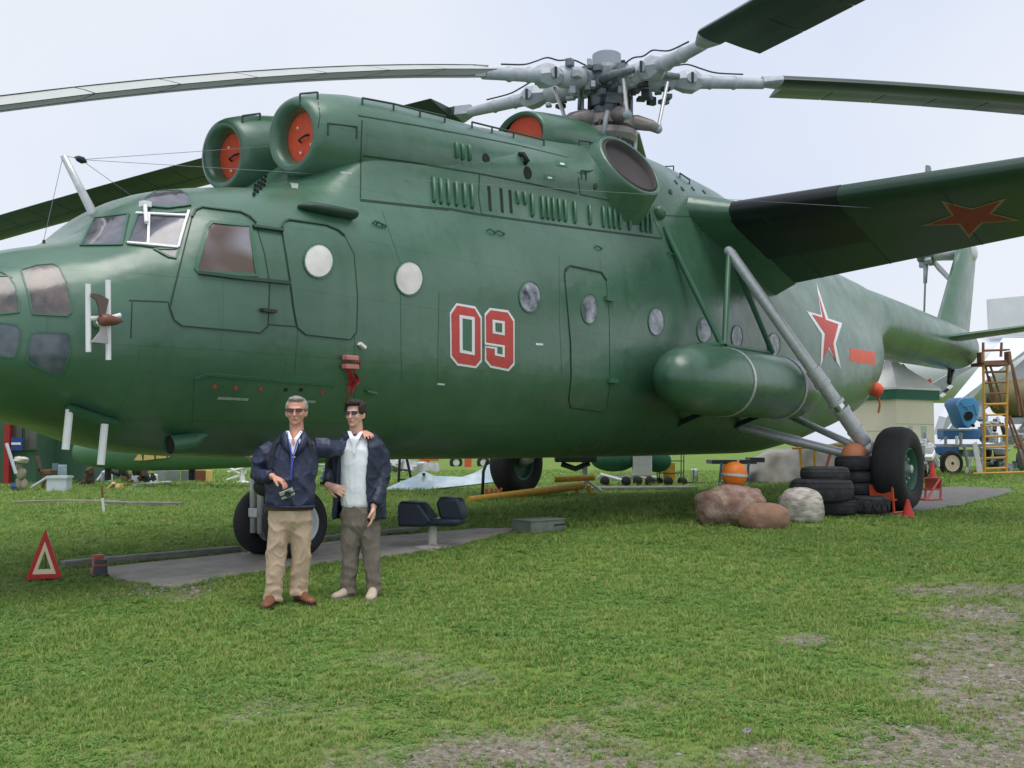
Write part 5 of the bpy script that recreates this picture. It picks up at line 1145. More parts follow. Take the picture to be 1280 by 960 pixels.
g = G(); c = b_/2-.15; e = b_/2+.14; g.add([(c-e, c-e, H+.2), (c+e, c-e, H+.2), (c+e, c+e, H+.2), (c-e, c+e, H+.2), (c, c, H+1.15)], [(0, 1, 4), (1, 2, 4), (2, 3, 4), (3, 0, 4), (3, 2, 1, 0)]); g.build('awning', KR, t)
for z in (.8, 1.6): G().box((c, -.152, z), (b_, .01, .012)).build('board_joint', mat('joint', srgb(170, 156, 130), .8), t)
G().box((-.152, c, 1.4), (.01, b_, .012)).build('board_joint', MATS['joint'], t)
FAD = mat('faded green stain', srgb(190, 202, 180), .8, var=.06)
for u, w_ in ((.45, .2), (1.05, .25)): G().box((u, -.155, 1.2), (w_, .008, .7)).build('faded_mark', FAD, t)
# white jet behind
JW = mat('white aircraft skin', srgb(222, 224, 228), .45, var=.06, scale=2); JG = mat('grey aircraft skin', srgb(150, 156, 158), .5, var=.15)
jt = thing('white_jet', 'large white jet with a swept wing standing behind the kiosk and ladder', 'aircraft'); jd = 42
rings = []
for u, v, r in ((1040, 462, .3), (1070, 462, 1.0), (1120, 464, 1.35), (1200, 462, 1.45), (1300, 458, 1.45), (1420, 452, 1.2)):
    c_ = at_d(u, v, jd+3); rings.append([c_+FH*r*math.cos(2*PI*k/20)+V((0, 0, r*math.sin(2*PI*k/20))) for k in range(20)])
G().loft(rings).build('body', JW, jt, True)
def slab(nm, px, d0, d1, th, m, par):
    n_ = len(px); pts = [at_d(u, v, d0+(d1-d0)*k) for u, v, k in px]; nn_ = (pts[1]-pts[0]).cross(pts[-1]-pts[0]).normalized(); return G().prism(pts, nn_*th).build(nm, m, par)
slab('swept_wing', [(1176, 545, 0), (1183, 522, 0), (1262, 424, 1), (1310, 424, 1), (1240, 470, .7)], 36, 42, .25, JW, jt)
slab('wing_underside', [(1178, 548, 0), (1196, 524, 0.2), (1290, 440, 1), (1300, 462, 1)], 36.4, 42.4, .2, JG, jt)
slab('tail_fin', [(1237, 374, 0), (1320, 366, 0), (1320, 420, 0), (1239, 418, 0)], 44, 44, .3, JW, jt)
slab('grey_flap', [(1150, 488, 0), (1196, 462, 0), (1222, 456, 0), (1196, 470, 0), (1176, 498, 0)], 40, 40, .15, JG, jt)
G().tube([at_d(1120, 452, 33), at_d(1150, 512, 33)], .03, 6).build('cable', DARK, jt); G().tube([at_d(1128, 455, 38), at_d(1142, 470, 38), at_d(1160, 478, 38)], .03, 6).build('cable', DARK, jt)
slab('red_marker', [(1152, 481, 0), (1163, 473, 0), (1165, 479, 0), (1156, 485, 0)], 37, 37, .1, REDS, jt)
for i, (u, v) in enumerate(((1184, 488), (1189, 484), (1180, 494))): slab('rivet_patch', [(u-5, v+1, 0), (u, v-3, 0), (u+3, v-1, 0), (u-2, v+3, 0)], 38, 38, .08, WHITE if i else DARK, jt)
# olive aircraft at the right edge
t = thing('olive_aircraft', 'olive brown aircraft body at the right edge behind the ladder', 'aircraft'); rings = []
OLV = mat('olive paint', srgb(104, 96, 58), .6, var=.12)
for u, v, r in ((1236, 500, .15), (1244, 500, .5), (1262, 499, .72), (1300, 498, .8), (1360, 497, .8)):
    c_ = at_d(u, v, 39); rings.append([c_+FH*r*math.cos(2*PI*k/20)+V((0, 0, r*math.sin(2*PI*k/20))) for k in range(20)])
G().loft(rings).build('body', OLV, t, True); bx(G(), 1262, 1340, 522, 530, 38.5, .4).build('lower_wing', JG, t)
# blue nacelle part on the trailer
bp_ = thing('blue_cowling', 'bright blue engine cowling with two dark holes on the trailer', 'cowling'); BLC = mat('sky blue paint', srgb(88, 168, 226), .5, var=.06); BLD = mat('deep blue paint', srgb(54, 108, 158), .5, var=.1)
fp = [(1197, 506), (1199, 501), (1204, 498), (1216, 497), (1222, 501), (1224, 512), (1221, 525), (1216, 533), (1211, 535), (1207, 531), (1202, 517)]
G().prism([at_d(u, v, 33.6) for u, v in fp], FH*.12).build('face_plate', BLC, bp_, bevel=.02)
rings = [[at_d(x_+sx*(-1), y_, dd_) for x_, y_ in fp] for sx, dd_ in ((0, 33.75), (10, 34.2), (17, 34.8))]
G().loft(rings).build('shell', BLD, bp_, True, auto=60)
for u, v, a, b in ((1211, 520, 5.4, 6), (1216.5, 532, 2.6, 2)): G().prism([at_d(x_, y_, 33.56) for x_, y_ in ell(u, v, a, b, 18, .5)], FH*.03).build('hole', VENT, bp_)
for a, b in (((1200, 503), (1210, 513)), ((1206, 516), (1204, 522)), ((1217, 505), (1221, 520)), ((1203, 509), (1216, 507))): G().tube([at_d(*a, 33.56), at_d(*b, 33.56)], .015, 5).build('rib', BLD, bp_)
bx(G(), 1180, 1226, 536, 549, 33.8, .6).build('lower_shell', BLD, bp_, bevel=.05); G().box(at_d(1193, 537, 33.5), (1.1, .06, .05), Matrix.Rotation(ang, 3, 'Z')).build('rail', JG, bp_)
t = thing('trailer', 'grey flat trailer with a cream wheel rim and blue mudguard under the blue cowling', 'trailer'); td = 33.6
c_ = at_d(1188.5, 579, td-.5); wl_ = G().lathe(tyre_profile(.40, .24, .26), c_, -FH+RGT*.2, 30).build('wheel', BLACK, t, True); G().lathe([(.26, .09), (.2, .07), (.08, .09), (0, .1)], c_, -FH+RGT*.2, 24).build('rim', CREAM, wl_, True); G().lathe([(.05, .1), (0, .13)], c_, -FH+RGT*.2, 12).build('hub', DARK, wl_)
bx(G(), 1168, 1200, 558, 569, td, .8).build('mudguard', BLD, t, bevel=.06); bx(G(), 1180, 1262, 555, 559, td, 1.6).build('deck', JG, t); bx(G(), 1204, 1222, 562, 571, td, .3).build('tool_box', JG, t)
for a, b in (((1205, 558), (1212, 592)), ((1214, 571), (1208, 592)), ((1196, 545), (1196, 556)), ((1201, 541), (1201, 556)), ((1182, 546), (1182, 556)), ((1217, 556), (1225, 592)), ((1218, 574), (1258, 572)), ((1225, 560), (1262, 562)), ((1230, 545), (1226, 590))): G().tube([at_d(*a, td-.1), at_d(*b, td-.1)], .05, 6).build('strut', random.choice((JG, WHITE, JG)), t)
slab('ramp_plate', [(1216, 555, 0), (1221, 552, 0), (1229, 590, 0), (1222, 592, 0)], td-.3, td-.3, .05, WHITE, t)
random.seed(8); sc_ = thing('scrap_pile', 'tangle of white and grey scrap parts just behind the near main wheel', 'scrap')
for i in range(22):
    u = random.uniform(1151, 1170); v = random.uniform(552, 584); c_ = at_d(u, v, 27+random.uniform(-.4, .4))
    if i % 2: G().tube([c_, c_+V((random.uniform(-.4, .4), random.uniform(-.3, .3), random.uniform(-.3, .3))), c_+V((random.uniform(-.5, .5), 0, random.uniform(-.4, .1)))], random.uniform(.03, .07), 7).build('hose', random.choice((WHITE, WRK, JG, DARK)), sc_, True)
    else: G().box(c_, (random.uniform(.15, .4), .2, random.uniform(.1, .3)), Matrix.Rotation(random.uniform(0, 3), 3, 'Y')).build('scrap_piece', random.choice((WRK, JG, DARK, WHITE)), sc_, bevel=.02)
blobs(sc_, 27.3, [(1160, 558, 10, 5), (1156, 575, 7, 9)], WRK, 'cloth'); blobs(sc_, 27.2, [(1163, 584, 5, 8), (1152, 586, 4, 6)], DARK, 'dark_part')
en = thing('scrap_machinery', 'jumble of grey machinery and pipes behind the yellow ladder', 'machinery')
for i in range(46):
    u = random.uniform(1226, 1292); v = random.uniform(520, 588); c_ = at_d(u, v, 35.5+random.uniform(-.5, .5))
    if i % 2: G().tube([c_, c_+V((random.uniform(-.7, .7), random.uniform(-.3, .3), random.uniform(-.5, .5)))], random.uniform(.03, .08), 6).build('pipe', random.choice((JG, WHITE, DARK, GREYP)), en)
    else: G().box(c_, (random.uniform(.2, .6), .3, random.uniform(.15, .5)), Matrix.Rotation(random.uniform(-.4, .4), 3, 'Y')).build('machine_part', random.choice((JG, DARK, GREYD, WRK, GREYP)), en, bevel=.02)
bx(G(), 1258, 1310, 545, 556, 35.8, .5).build('white_cover', JW, en, bevel=.05); blobs(en, 34.5, [(1276, 575, 7, 12)], mat('blue grey cover', srgb(84, 98, 110), .6), 'cover')
# yellow ladder with platform
lt = thing('ladder', 'tall yellow step ladder with a brown platform in front of the scrap at right', 'ladder'); ld = 31.5
YW = mat('ladder yellow', srgb(206, 154, 62), .55, var=.15, scale=10); BRW = mat('ladder red brown', srgb(134, 92, 70), .65, var=.15)
for a, b, m in (((1231, 592), (1229, 440), YW), ((1258, 591), (1259, 452), YW), ((1229, 440), (1229, 428), BRW), ((1251, 446), (1252, 428), BRW)): G().tube([at_d(*a, ld), at_d(*b, ld)], .04, 8).build('rail', m, lt)
for i in range(12): 
    v = 585-i*13.4; G().tube([at_d(1230.8, v+1, ld), at_d(1258.3, v, ld)], .03 if i % 3 else .04, 6).build('rung', YW if v > 492 else BRW, lt)
for a, b in (((1237, 455), (1283, 592)), ((1265, 455), (1290, 560)), ((1262, 440), (1275, 520)), ((1236, 470), (1247, 512)), ((1232, 458), (1243, 510)), ((1268, 560), (1280, 548)), ((1262, 520), (1282, 570))): G().tube([at_d(*a, ld+.8), at_d(*b, ld+.8)], .035, 6).build('back_leg', BRW, lt)
bx(G(), 1230, 1265, 452, 456, ld-.1, .9).build('platform', BRW, lt); bx(G(), 1226.5, 1229, 440, 453, ld-.15, .3).build('side_panel', BRW, lt); bx(G(), 1261, 1264, 439, 453, ld-.15, .3).build('side_panel', BRW, lt)
G().tube([at_d(1229, 438, ld), at_d(1262, 437, ld)], .03, 6).build('guard_rail', BRW, lt); G().tube([at_d(1216, 592, ld-.2), at_d(1280, 590, ld-.2)], .035, 6).build('foot_bar', YW, lt)
# small bush behind the kiosk
tb = thing('tree', 'small dark tree showing behind the kiosk roof under the tail boom', 'tree'); random.seed(3); td_ = 46; bc = at_d(1112, 462, td_); LF = mat('dark leaves', srgb(66, 88, 50), .8, var=.4, scale=3)
G().tube([V((bc.x, bc.y, 0)), bc-V((0, 0, .8)), bc], [.18, .14, .05], 8).build('trunk', RST, tb)
v_, f_ = [], []
for i in range(900):
    q = V((random.gauss(0, 1), random.gauss(0, 1), random.gauss(0, 1))).normalized()*random.uniform(.3, 1)**.5; c_ = bc+V((q.x*1.0, q.y*1.0, q.z*.85)); a = V((random.gauss(0, 1), random.gauss(0, 1), random.gauss(0, 1))).normalized()*.07; b = a.orthogonal().normalized()*.04; k = len(v_); v_ += [c_-a, c_+b, c_+a, c_-b]; f_.append((k, k+1, k+2, k+3))
G().add(v_, f_).build('crown', LF, tb)
#@@SECTION people
def remesh(g, vox, it=3, fold=0, fscale=9, seed=0, legs=False):
    """joins overlapping closed shapes into one continuous smooth surface"""
    me = bpy.data.meshes.new('tmp'); me.from_pydata(g.v, [], g.f)
    bm = bmesh.new(); bm.from_mesh(me); bmesh.ops.recalc_face_normals(bm, faces=bm.faces); bm.to_mesh(me); bm.free()
    o = bpy.data.objects.new('tmp', me); COL.objects.link(o); md = o.modifiers.new('r', 'REMESH'); md.mode = 'VOXEL'; md.voxel_size = vox
    dg = bpy.context.evaluated_depsgraph_get(); m2 = bpy.data.meshes.new_from_object(o.evaluated_get(dg))
    bpy.data.objects.remove(o); bm = bmesh.new(); bm.from_mesh(m2)
    for _ in range(it): bmesh.ops.smooth_vert(bm, verts=bm.verts, factor=.5, use_axis_x=True, use_axis_y=True, use_axis_z=True)
    if fold:
        bm.normal_update(); mv = []
        for v in bm.verts:
            c = v.co; q = V((c.x*fscale*1.1+c.z*fscale*.35, c.y*fscale, c.z*fscale*.75-c.x*fscale*.5+seed))
            w = (1-min(1, abs(noise.noise(q))*2.6))**2*1.5; w2 = (1-min(1, abs(noise.noise(q*2.1+V((5, 1, 2))))*2.4))**2
            bun = math.sin(c.z*75+3*noise.noise(c*7+V((seed, 0, 0)))+c.x*12)*max(0, 1-max(0, c.z-.05)/.22)*.004 if legs else 0
            mv.append(v.normal*(fold*(w*.7+w2*.45-.45)+bun))
        for v, d in zip(bm.verts, mv): v.co += d
        bmesh.ops.smooth_vert(bm, verts=bm.verts, factor=.2, use_axis_x=True, use_axis_y=True, use_axis_z=True)
    bm.to_mesh(m2); bm.free(); return m2
def person(u0, v0, s, depth, label):
    base = on_ground(u0, v0); rz = math.atan2(RGT.y, RGT.x)
    t = thing('person', label, 'person', base, rz)
    return t, (lambda u, v, y=0: V(((u-u0)/s, y, (v0-v)/s)))
def sheet(g, pts): return g
def torso(g, rows, n=20):
    """rows of (centre, half width, half depth)"""
    return g.loft([[c+V((a*math.cos(2*PI*k/n), b*math.sin(2*PI*k/n), 0)) for k in range(n)] for c, a, b in rows])
def hand_shape(g, wrist, direction, palm_n, size=1, curl=.5, spread=.12):
    """palm and five bent fingers, added to g; direction = along the fingers, palm_n = out of the palm"""
    d = direction.normalized(); nn = (palm_n-d*palm_n.dot(d)).normalized(); sd = d.cross(nn)
    k = size; g.tube([wrist-d*.03, wrist+d*.02*k, wrist+d*.055*k, wrist+d*.09*k], [.026*k, .030*k, .036*k, .030*k], 10, True, .62, nn)
    for i, L in enumerate((.066, .075, .07, .055)):
        o = (i-1.5)*.0185*k; b = wrist+d*.083*k+sd*o; dr = (d+sd*spread*(i-1.5)).normalized(); p = [b-d*.02]; cur = dr
        p.append(b)
        for j, f in enumerate((.45, .32, .23)):
            cur = (cur+nn*curl*(.5+.35*j)).normalized(); p.append(p[-1]+cur*L*k*f)
        g.tube(p, [.0095*k, .0095*k, .0088*k, .008*k, .0065*k], 8)
    b = wrist+d*.025*k-sd*.026*k; c1 = (d*.75-sd*.75+nn*.3).normalized(); c2 = (d*.95-sd*.1+nn*.5).normalized()
    g.tube([b, b+c1*.035*k, b+c1*.035*k+c2*.028*k, b+c1*.035*k+c2*.05*k], [.014*k, .0125*k, .011*k, .008*k], 8)
def head_shape(g, c, yaw, k=1.0, thin=1.0):
    """c = centre of the head at eye height; yaw turns the face (0 = towards the camera, -y)"""
    R_ = Matrix.Rotation(yaw, 3, 'Z'); P = lambda x, y, z: c+R_ @ V((x*k*thin, y*k, z*k))
    def ball(x, y, z, rx, ry, rz):
        q = G().sphere((0, 0, 0), 1, 18, 12); g.add([P(x+a*rx, y+b*ry, z+e*rz) for a, b, e in q.v], q.f)
    ball(0, .012, .035, .074, .094, .085); ball(0, -.012, -.02, .066, .078, .085); ball(0, -.038, -.078, .044, .045, .038); ball(0, -.02, -.055, .054, .062, .05)
    ball(0, -.075, .022, .05, .022, .014); ball(.033, -.066, -.03, .022, .022, .022); ball(-.033, -.066, -.03, .022, .022, .022)
    g.tube([P(0, -.088, .008), P(0, -.104, -.018), P(0, -.112, -.034), P(0, -.092, -.042)], [.0095, .012, .0145, .012], 8)
    ball(0, -.083, -.062, .024, .014, .008); ball(0, -.08, -.074, .02, .013, .007); ball(0, -.076, -.1, .02, .018, .014)
    for sx in (-1, 1): ball(sx*.076, .012, -.012, .010, .018, .031); ball(sx*.072, .005, -.038, .008, .011, .01)
    g.tube([P(0, .012, -.05), P(0, .022, -.12), c+V((0, .03, -.175*k)), c+V((0, .03, -.25*k))], [.057*k, .059*k, .063*k, .075*k], 14)
    return P
SKIN = mat('skin', srgb(214, 160, 134), .5, var=.06, scale=18, col2=srgb(204, 142, 120), thr=(.4, .75))
SKIN2 = mat('pale skin', srgb(222, 176, 152), .5, var=.05, scale=18, col2=srgb(212, 158, 138), thr=(.45, .8))
LIP = mat('lips', srgb(176, 106, 96), .5)
LENS = mat('brown lens', srgb(66, 34, 34), .12, var=.1, spec=.8); LENS2 = mat('black lens', srgb(32, 22, 28), .12, var=.1, spec=.8)
NAVYJ = mat('navy nylon jacket', srgb(44, 50, 76), .5, var=.14, scale=7, bump=.15, bscale=30)
NAVYJ2 = mat('dark navy jacket', srgb(28, 38, 58), .55, var=.16, scale=7, bump=.15, bscale=30)
POLO = mat('white polo cotton', srgb(240, 244, 246), .85, var=.03, scale=9, bump=.1, bscale=80)
KHAKI = mat('khaki trousers', srgb(200, 174, 148), .85, var=.08, scale=6, bump=.12, bscale=60)
GREYT = mat('grey trousers', srgb(124, 114, 104), .85, var=.1, scale=6, bump=.12, bscale=60)
def face_bits(t, P, c, lens, body):
    for sx in (-1, 1):
        rim = [P(sx*.033+.025*math.cos(a)*(1 if abs(math.cos(a)) < .8 else .96), -.098+.012*abs(sx*.033+.025*math.cos(a))*8*.12, .004+.0175*math.sin(a)) for a in [2*PI*k/18 for k in range(18)]]
        dv = P(0, 0, 0)-P(0, .006, 0); gl.prism(rim, dv)
    gl.tube([P(-.012, -.104, .01), P(0, -.106, .012), P(.012, -.104, .01)], .003, 6)
    for sx in (-1, 1): gl.tube([P(sx*.056, -.095, .01), P(sx*.071, -.07, .011), P(sx*.078, .0, .008)], .003, 6)
def glasses(t, P, lens):
    g = G()
    for sx in (-1, 1):
        rim = [P(sx*.033+.027*math.cos(a), -.103+.03*max(0, sx*(sx*.033+.027*math.cos(a))-.03), .006+.0185*math.sin(a)) for a in [2*PI*k/18 for k in range(18)]]
        g.prism(rim, P(0, .008, 0)-P(0, 0, 0))
    fr = G(); fr.tube([P(-.062, -.098, .018), P(-.03, -.107, .022), P(0, -.109, .016), P(.03, -.107, .022), P(.062, -.098, .018)], .003, 6)
    for sx in (-1, 1): fr.tube([P(sx*.06, -.097, .015), P(sx*.076, -.06, .013), P(sx*.079, .005, .008)], .003, 6)
    o = g.build('sunglasses', lens, t, True, auto=40); fr.build('frame', DARK, o)
    m = G(); m.tube([P(-.024, -.089, -.067), P(-.008, -.097, -.0655), P(.008, -.097, -.0655), P(.024, -.089, -.067)], [.002, .0042, .0042, .002], 6); m.build('mouth', LIP, t, True)
def hairpiece(t, P, m, rows, nm='hair', vox=.006):
    g = G()
    for x, y, z, rx, ry, rz in rows:
        q = G().sphere((0, 0, 0), 1, 16, 10); g.add([P(x+a*rx, y+b*ry, z+e*rz) for a, b, e in q.v], q.f)
    me = remesh(g, vox, 2, .006, 34, 3); return link(nm, me, m, t, True)
# ---------------------------------------------------------------- the older man
t, Q = person(355, 757, 150.2, 0, 'grey-haired man in a navy jacket and khaki trousers holding a small camera')
hc = Q(366.5, 515, .03)
body = G(); PH = head_shape(body, hc, .06, 1.0, 1.1)
body.tube([Q(367, 538, .03), Q(367, 548, -.01), Q(367.5, 560, -.065)], [.052, .05, .03], 12)
torso(body, [(Q(366, 552, .07), .10, .07), (Q(362, 575, .06), .15, .09), (Q(361, 610, .06), .14, .09), (Q(361, 640, .06), .14, .09)])
el = Q(319, 594, .02); wr = Q(344, 596, -.14); body.tube([Q(330, 560, .06), el, wr], [.05, .042, .03], 10)
hand_shape(body, wr+V((.0, 0, 0)), Q(363, 606, -.17)-wr, V((.3, -.1, -.9)), 1.15, .75)
el2 = Q(424, 560, .12); wr2 = Q(452, 540, .12)
def LQ(u, v, d): return t.matrix_basis.inverted() @ at_d(u, v, d)
el2 = LQ(423, 561, 9.05); wr2 = LQ(451, 541, 9.16)
body.tube([Q(394, 556, .06), el2, wr2], [.05, .042, .032], 10)
hand_shape(body, wr2, LQ(466, 543, 8.98)-wr2, V((0, .15, -1)), 1.22, .55)
for a, b, k in ((Q(348, 645, .05), Q(341, 745, .02), 0), (Q(374, 645, .06), Q(370, 740, .08), 1)): body.tube([a, (a+b)/2, b], [.07, .055, .04], 10)
link('body', remesh(body, .0065, 2), SKIN, t, True)
GH = mat('grey hair', srgb(150, 144, 138), .8, var=.25, scale=60, bump=.5, bscale=120)
hairpiece(t, PH, GH, [(0, .04, .062, .078, .08, .068), (.0, -.02, .1, .06, .062, .03), (.068, .02, .035, .017, .05, .05), (-.068, .02, .035, .017, .05, .05), (0, .07, .0, .066, .045, .075), (.02, -.05, .102, .03, .03, .018), (-.02, -.04, .106, .03, .03, .018)])
glasses(t, PH, LENS)
# jacket
j = G()
torso(j, [(Q(365, 544, .06), .07, .065), (Q(364, 549, .06), .13, .095), (Q(362, 556, .06), .205, .12), (Q(361, 567, .05), .225, .14), (Q(361, 585, .04), .215, .15), (Q(360, 605, .03), .205, .155), (Q(360, 622, .03), .205, .155), (Q(359.5, 632, .03), .20, .15), (Q(359.5, 636, .03), .185, .135)])
j.tube([Q(338, 560, .06), Q(330, 566, .05), Q(322, 580, .03), el+V((0, 0, .0)), Q(330, 597, -.08), Q(341, 596, -.13)], [.08, .084, .078, .07, .06, .046], 14)
j.tube([Q(388, 560, .06), Q(402, 561, .1), Q(414, 562, .22), el2, LQ(438, 552, 9.12), LQ(449, 543, 9.15)], [.078, .08, .07, .066, .056, .048], 14)
jk = link('jacket', remesh(j, .007, 3, .013, 6, 1), NAVYJ, t, True)
for a, b in (((356, 541), (368, 571)), ((377, 541), (369, 571))):      # stand-up collar folds
    p0, p1 = Q(*a, -.03), Q(*b, -.105); sx = -1 if a[0] < 366 else 1
    G().loft([[p0+V((sx*.01, .05, .01)), p0+V((sx*.0, -.02, .02)), p0+V((sx*.055, -.01, -.045)), p0+V((sx*.05, .03, -.05))], [(p0+p1)/2+V((0, .02, 0)), (p0+p1)/2+V((0, -.03, 0)), (p0+p1)/2+V((sx*.06, -.02, -.02)), (p0+p1)/2+V((sx*.05, .02, -.02))], [p1+V((0, .02, 0)), p1+V((0, -.012, 0)), p1+V((sx*.03, -.01, 0)), p1+V((sx*.03, .02, 0))]]).build('collar', NAVYJ, jk, True)
zp = [Q(368.5, 571, -.108), Q(368.5, 590, -.128), Q(366.5, 610, -.135), Q(366, 633, -.125)]
G().tube(zp, .006, 6).build('zip', mat('zip', srgb(34, 38, 60), .5), jk)
G().tube([Q(362, 634, 0)+V((.19*math.cos(a), .03+.142*math.sin(a), 0)) for a in [2*PI*i/24 for i in range(25)]], .012, 6, False).build('hem', NAVYJ, jk, True)
shp = [(356.5, 541, -.035), (360, 543, -.06), (363, 550, -.082), (367.3, 560, -.104), (371.5, 550, -.082), (374.5, 543, -.06), (377.5, 541, -.035), (375.5, 553, -.09), (369.5, 573, -.118), (367, 573, -.118), (360, 555, -.09)]
G().prism([Q(*q) for q in shp], (0, .04, 0)).build('shirt', POLO, t)
for a, b in (((358.5, 541), (364, 551)), ((376, 541), (371, 551))):
    p0, p1 = Q(*a, -.05), Q(*b, -.115); G().loft([[p0+V((-.012, 0, .01)), p0+V((.012, 0, .01))], [p1+V((-.016, 0, .01)), p1+V((.016, 0, .01))], [p1+V((0, -.004, -.03)), p1+V((.002, -.004, -.03))]], False, False).build('shirt_collar', POLO, t)
LAN = mat('blue lanyard', srgb(62, 84, 190), .6)
for pts in ([Q(358.5, 541, -.055), Q(361.5, 550, -.118), Q(366, 568, -.128), Q(367, 585, -.145), Q(366.5, 600, -.15)], [Q(375.5, 541, -.055), Q(373, 552, -.118), Q(369, 568, -.13), Q(367.6, 585, -.147), Q(366.5, 600, -.15)]): G().tube(pts, .0055, 6).build('lanyard', LAN, t)
BAGM = mat('black bag nylon', srgb(30, 32, 34), .7, var=.2)
bag = G(); q = G().sphere((0, 0, 0), 1, 16, 10); bag.add([Q(329, 610, .08)+V((a*.12, b*.09, c*.085)) for a, b, c in q.v], q.f); tb_ = tag(link('shoulder_bag', remesh(bag, .012, 1, .006), BAGM, None, True), 'black shoulder bag hanging at the older man\'s right hip', 'bag')
tb_.location = t.location; tb_.rotation_euler = t.rotation_euler
for pts in ([Q(348, 546, -.03), Q(343, 556, -.07), Q(340, 570, -.112), Q(338, 585, -.12), Q(334, 600, -.09)], [Q(383, 547, -.03), Q(389, 556, -.06), Q(391, 566, -.06)]): G().tube(pts, .016, 8, True, .35).build('strap', BAGM, tb_)
# trousers
k_ = G(); torso(k_, [(Q(360, 622, .035), .165, .115), (Q(360, 640, .035), .178, .125), (Q(360.5, 652, .035), .18, .125), (Q(361, 660, .035), .15, .1), (Q(361, 670, .04), .09, .06)])
k_.tube([Q(350, 645, .03), Q(347, 670, .015), Q(344.5, 695, -.0), Q(343, 720, .0), Q(342, 742, .0), Q(341.5, 751, -.005)], [.098, .094, .08, .076, .075, .08], 16)
k_.tube([Q(372, 645, .04), Q(373.5, 670, .05), Q(373.5, 695, .06), Q(371.5, 720, .08), Q(369.5, 738, .09), Q(369, 746, .09)], [.098, .094, .082, .078, .076, .08], 16)
link('trousers', remesh(k_, .007, 3, .013, 6, 4, True), KHAKI, t, True)
G().tube([Q(360, 637, 0)+V((.185*math.cos(a), .035+.13*math.sin(a), 0)) for a in [2*PI*i/24 for i in range(25)]], .014, 6, False).build('belt', mat('brown belt', srgb(84, 58, 40), .6), t)
SHB = mat('brown leather shoe', srgb(126, 80, 56), .5, var=.15); SOLE = mat('shoe sole', srgb(60, 44, 34), .8)
def shoe(t, heel, toe, m, sole, k=1.0):
    d = (toe-heel); d.z = 0; L = d.length; d.normalize(); sd = V((-d.y, d.x, 0)); rows = []
    for f, w, h in ((-.06, .02, .035), (0, .036, .07), (.15, .04, .09), (.38, .042, .088), (.6, .047, .062), (.82, .047, .05), (.95, .036, .042), (1.02, .012, .03)):
        c = heel+d*L*f; rows.append([c+sd*w*k*math.cos(a)*(1.0 if math.sin(a) < 0 else .9)+V((0, 0, max(.012, .012+(h*k)*(.5+.5*math.sin(a))))) for a in [2*PI*i/14 for i in range(14)]])
    o = G().loft(rows).build('shoe', m, t, True)
    out = [(-.07, .025), (.05, .04), (.35, .04), (.65, .05), (.85, .048), (1.02, .022)]
    po = [heel+d*L*f+sd*w*k for f, w in out]+[heel+d*L*f-sd*w*k for f, w in out[::-1]]
    G().prism([V((p.x, p.y, heel.z-.004)) for p in po], (0, 0, .022)).build('sole', sole, o)
def gfix(p): return V((p.x, p.y, 0))
shoe(t, V(Q(341, 757, .05).xy.to_3d()), V(Q(339, 757, -.23).xy.to_3d()), SHB, SOLE, 1.05)
shoe(t, V((Q(367, 0).x, .14, .012)), V((Q(393, 0).x, -.06, .012)), SHB, SOLE, 1.05)
# camera in his hand
ct = thing('compact_camera', 'silver compact camera in the older man\'s right hand', 'camera', t.matrix_basis @ Q(364.5, 616, -.235), t.rotation_euler.z)
ct.rotation_euler = (.25, -.38, t.rotation_euler.z)
G().box((0, 0, 0), (.115, .035, .07)).build('body', mat('camera silver', srgb(196, 196, 196), .3, metal=.5), ct, bevel=.008); G().box((0, 0, .037), (.11, .03, .006)).build('top_plate', DARK, ct); G().box((0, .0, -.005), (.117, .037, .012)).build('black_band', DARK, ct)
G().lathe([(.026, 0), (.026, .02), (.02, .025), (0, .02)], (.012, -.017, 0), (0, -1, 0), 18).build('lens', DARK, ct, True, auto=40)
# ---------------------------------------------------------------- the young man
t, Q = person(449, 748, 145.0, 0, 'dark-haired young man in an open navy jacket, white polo and grey trousers')
hc = Q(441.5, 517.5, .03)
body = G(); PH = head_shape(body, hc, -.27, .99, 1.04)
torso(body, [(Q(444, 552, .06), .09, .065), (Q(444, 575, .05), .14, .085), (Q(446, 610, .05), .13, .085), (Q(448, 640, .05), .13, .085)])
el = Q(411, 593, .10); wr = Q(410, 607, -.05); body.tube([Q(421, 560, .06), el, wr], [.045, .04, .03], 10); hand_shape(body, wr, Q(428, 614, -.075)-wr, V((.2, .9, -.3)), 1.15, .35)
el2 = Q(475, 601, .02); wr2 = Q(469, 633, -.15); body.tube([Q(470, 562, .06), el2, wr2], [.045, .04, .028], 10); hand_shape(body, wr2, Q(467, 655, -.18)-wr2, V((-.7, -.1, .1)), 1.18, .35)
for a, b in ((Q(438, 645, .05), Q(434, 735, .05)), (Q(462, 645, .05), Q(466, 738, .05))): body.tube([a, (a+b)/2, b], [.065, .05, .04], 10)
link('body', remesh(body, .0065, 2), SKIN2, t, True)
DH = mat('dark brown hair', srgb(46, 32, 28), .65, var=.3, scale=60, bump=.5, bscale=120)
hairpiece(t, PH, DH, [(0, .03, .065, .082, .088, .066), (.0, -.045, .098, .066, .055, .034), (.066, -.005, .045, .022, .065, .055), (-.066, -.005, .045, .022, .065, .055), (0, .07, .0, .07, .045, .085), (-.03, -.07, .09, .035, .03, .022), (.03, -.065, .094, .03, .03, .02)])
glasses(t, PH, LENS2)
po = G(); torso(po, [(Q(443.5, 545, .04), .075, .06), (Q(444, 551, .04), .13, .085), (Q(444.5, 562, .03), .165, .115), (Q(445, 580, .025), .165, .12), (Q(446, 600, .025), .16, .118), (Q(447, 620, .025), .16, .118), (Q(447, 631, .025), .158, .118), (Q(447, 635, .025), .15, .11)])
pm_ = link('polo_shirt', remesh(po, .008, 3, .004, 5, 6), POLO, t, True)
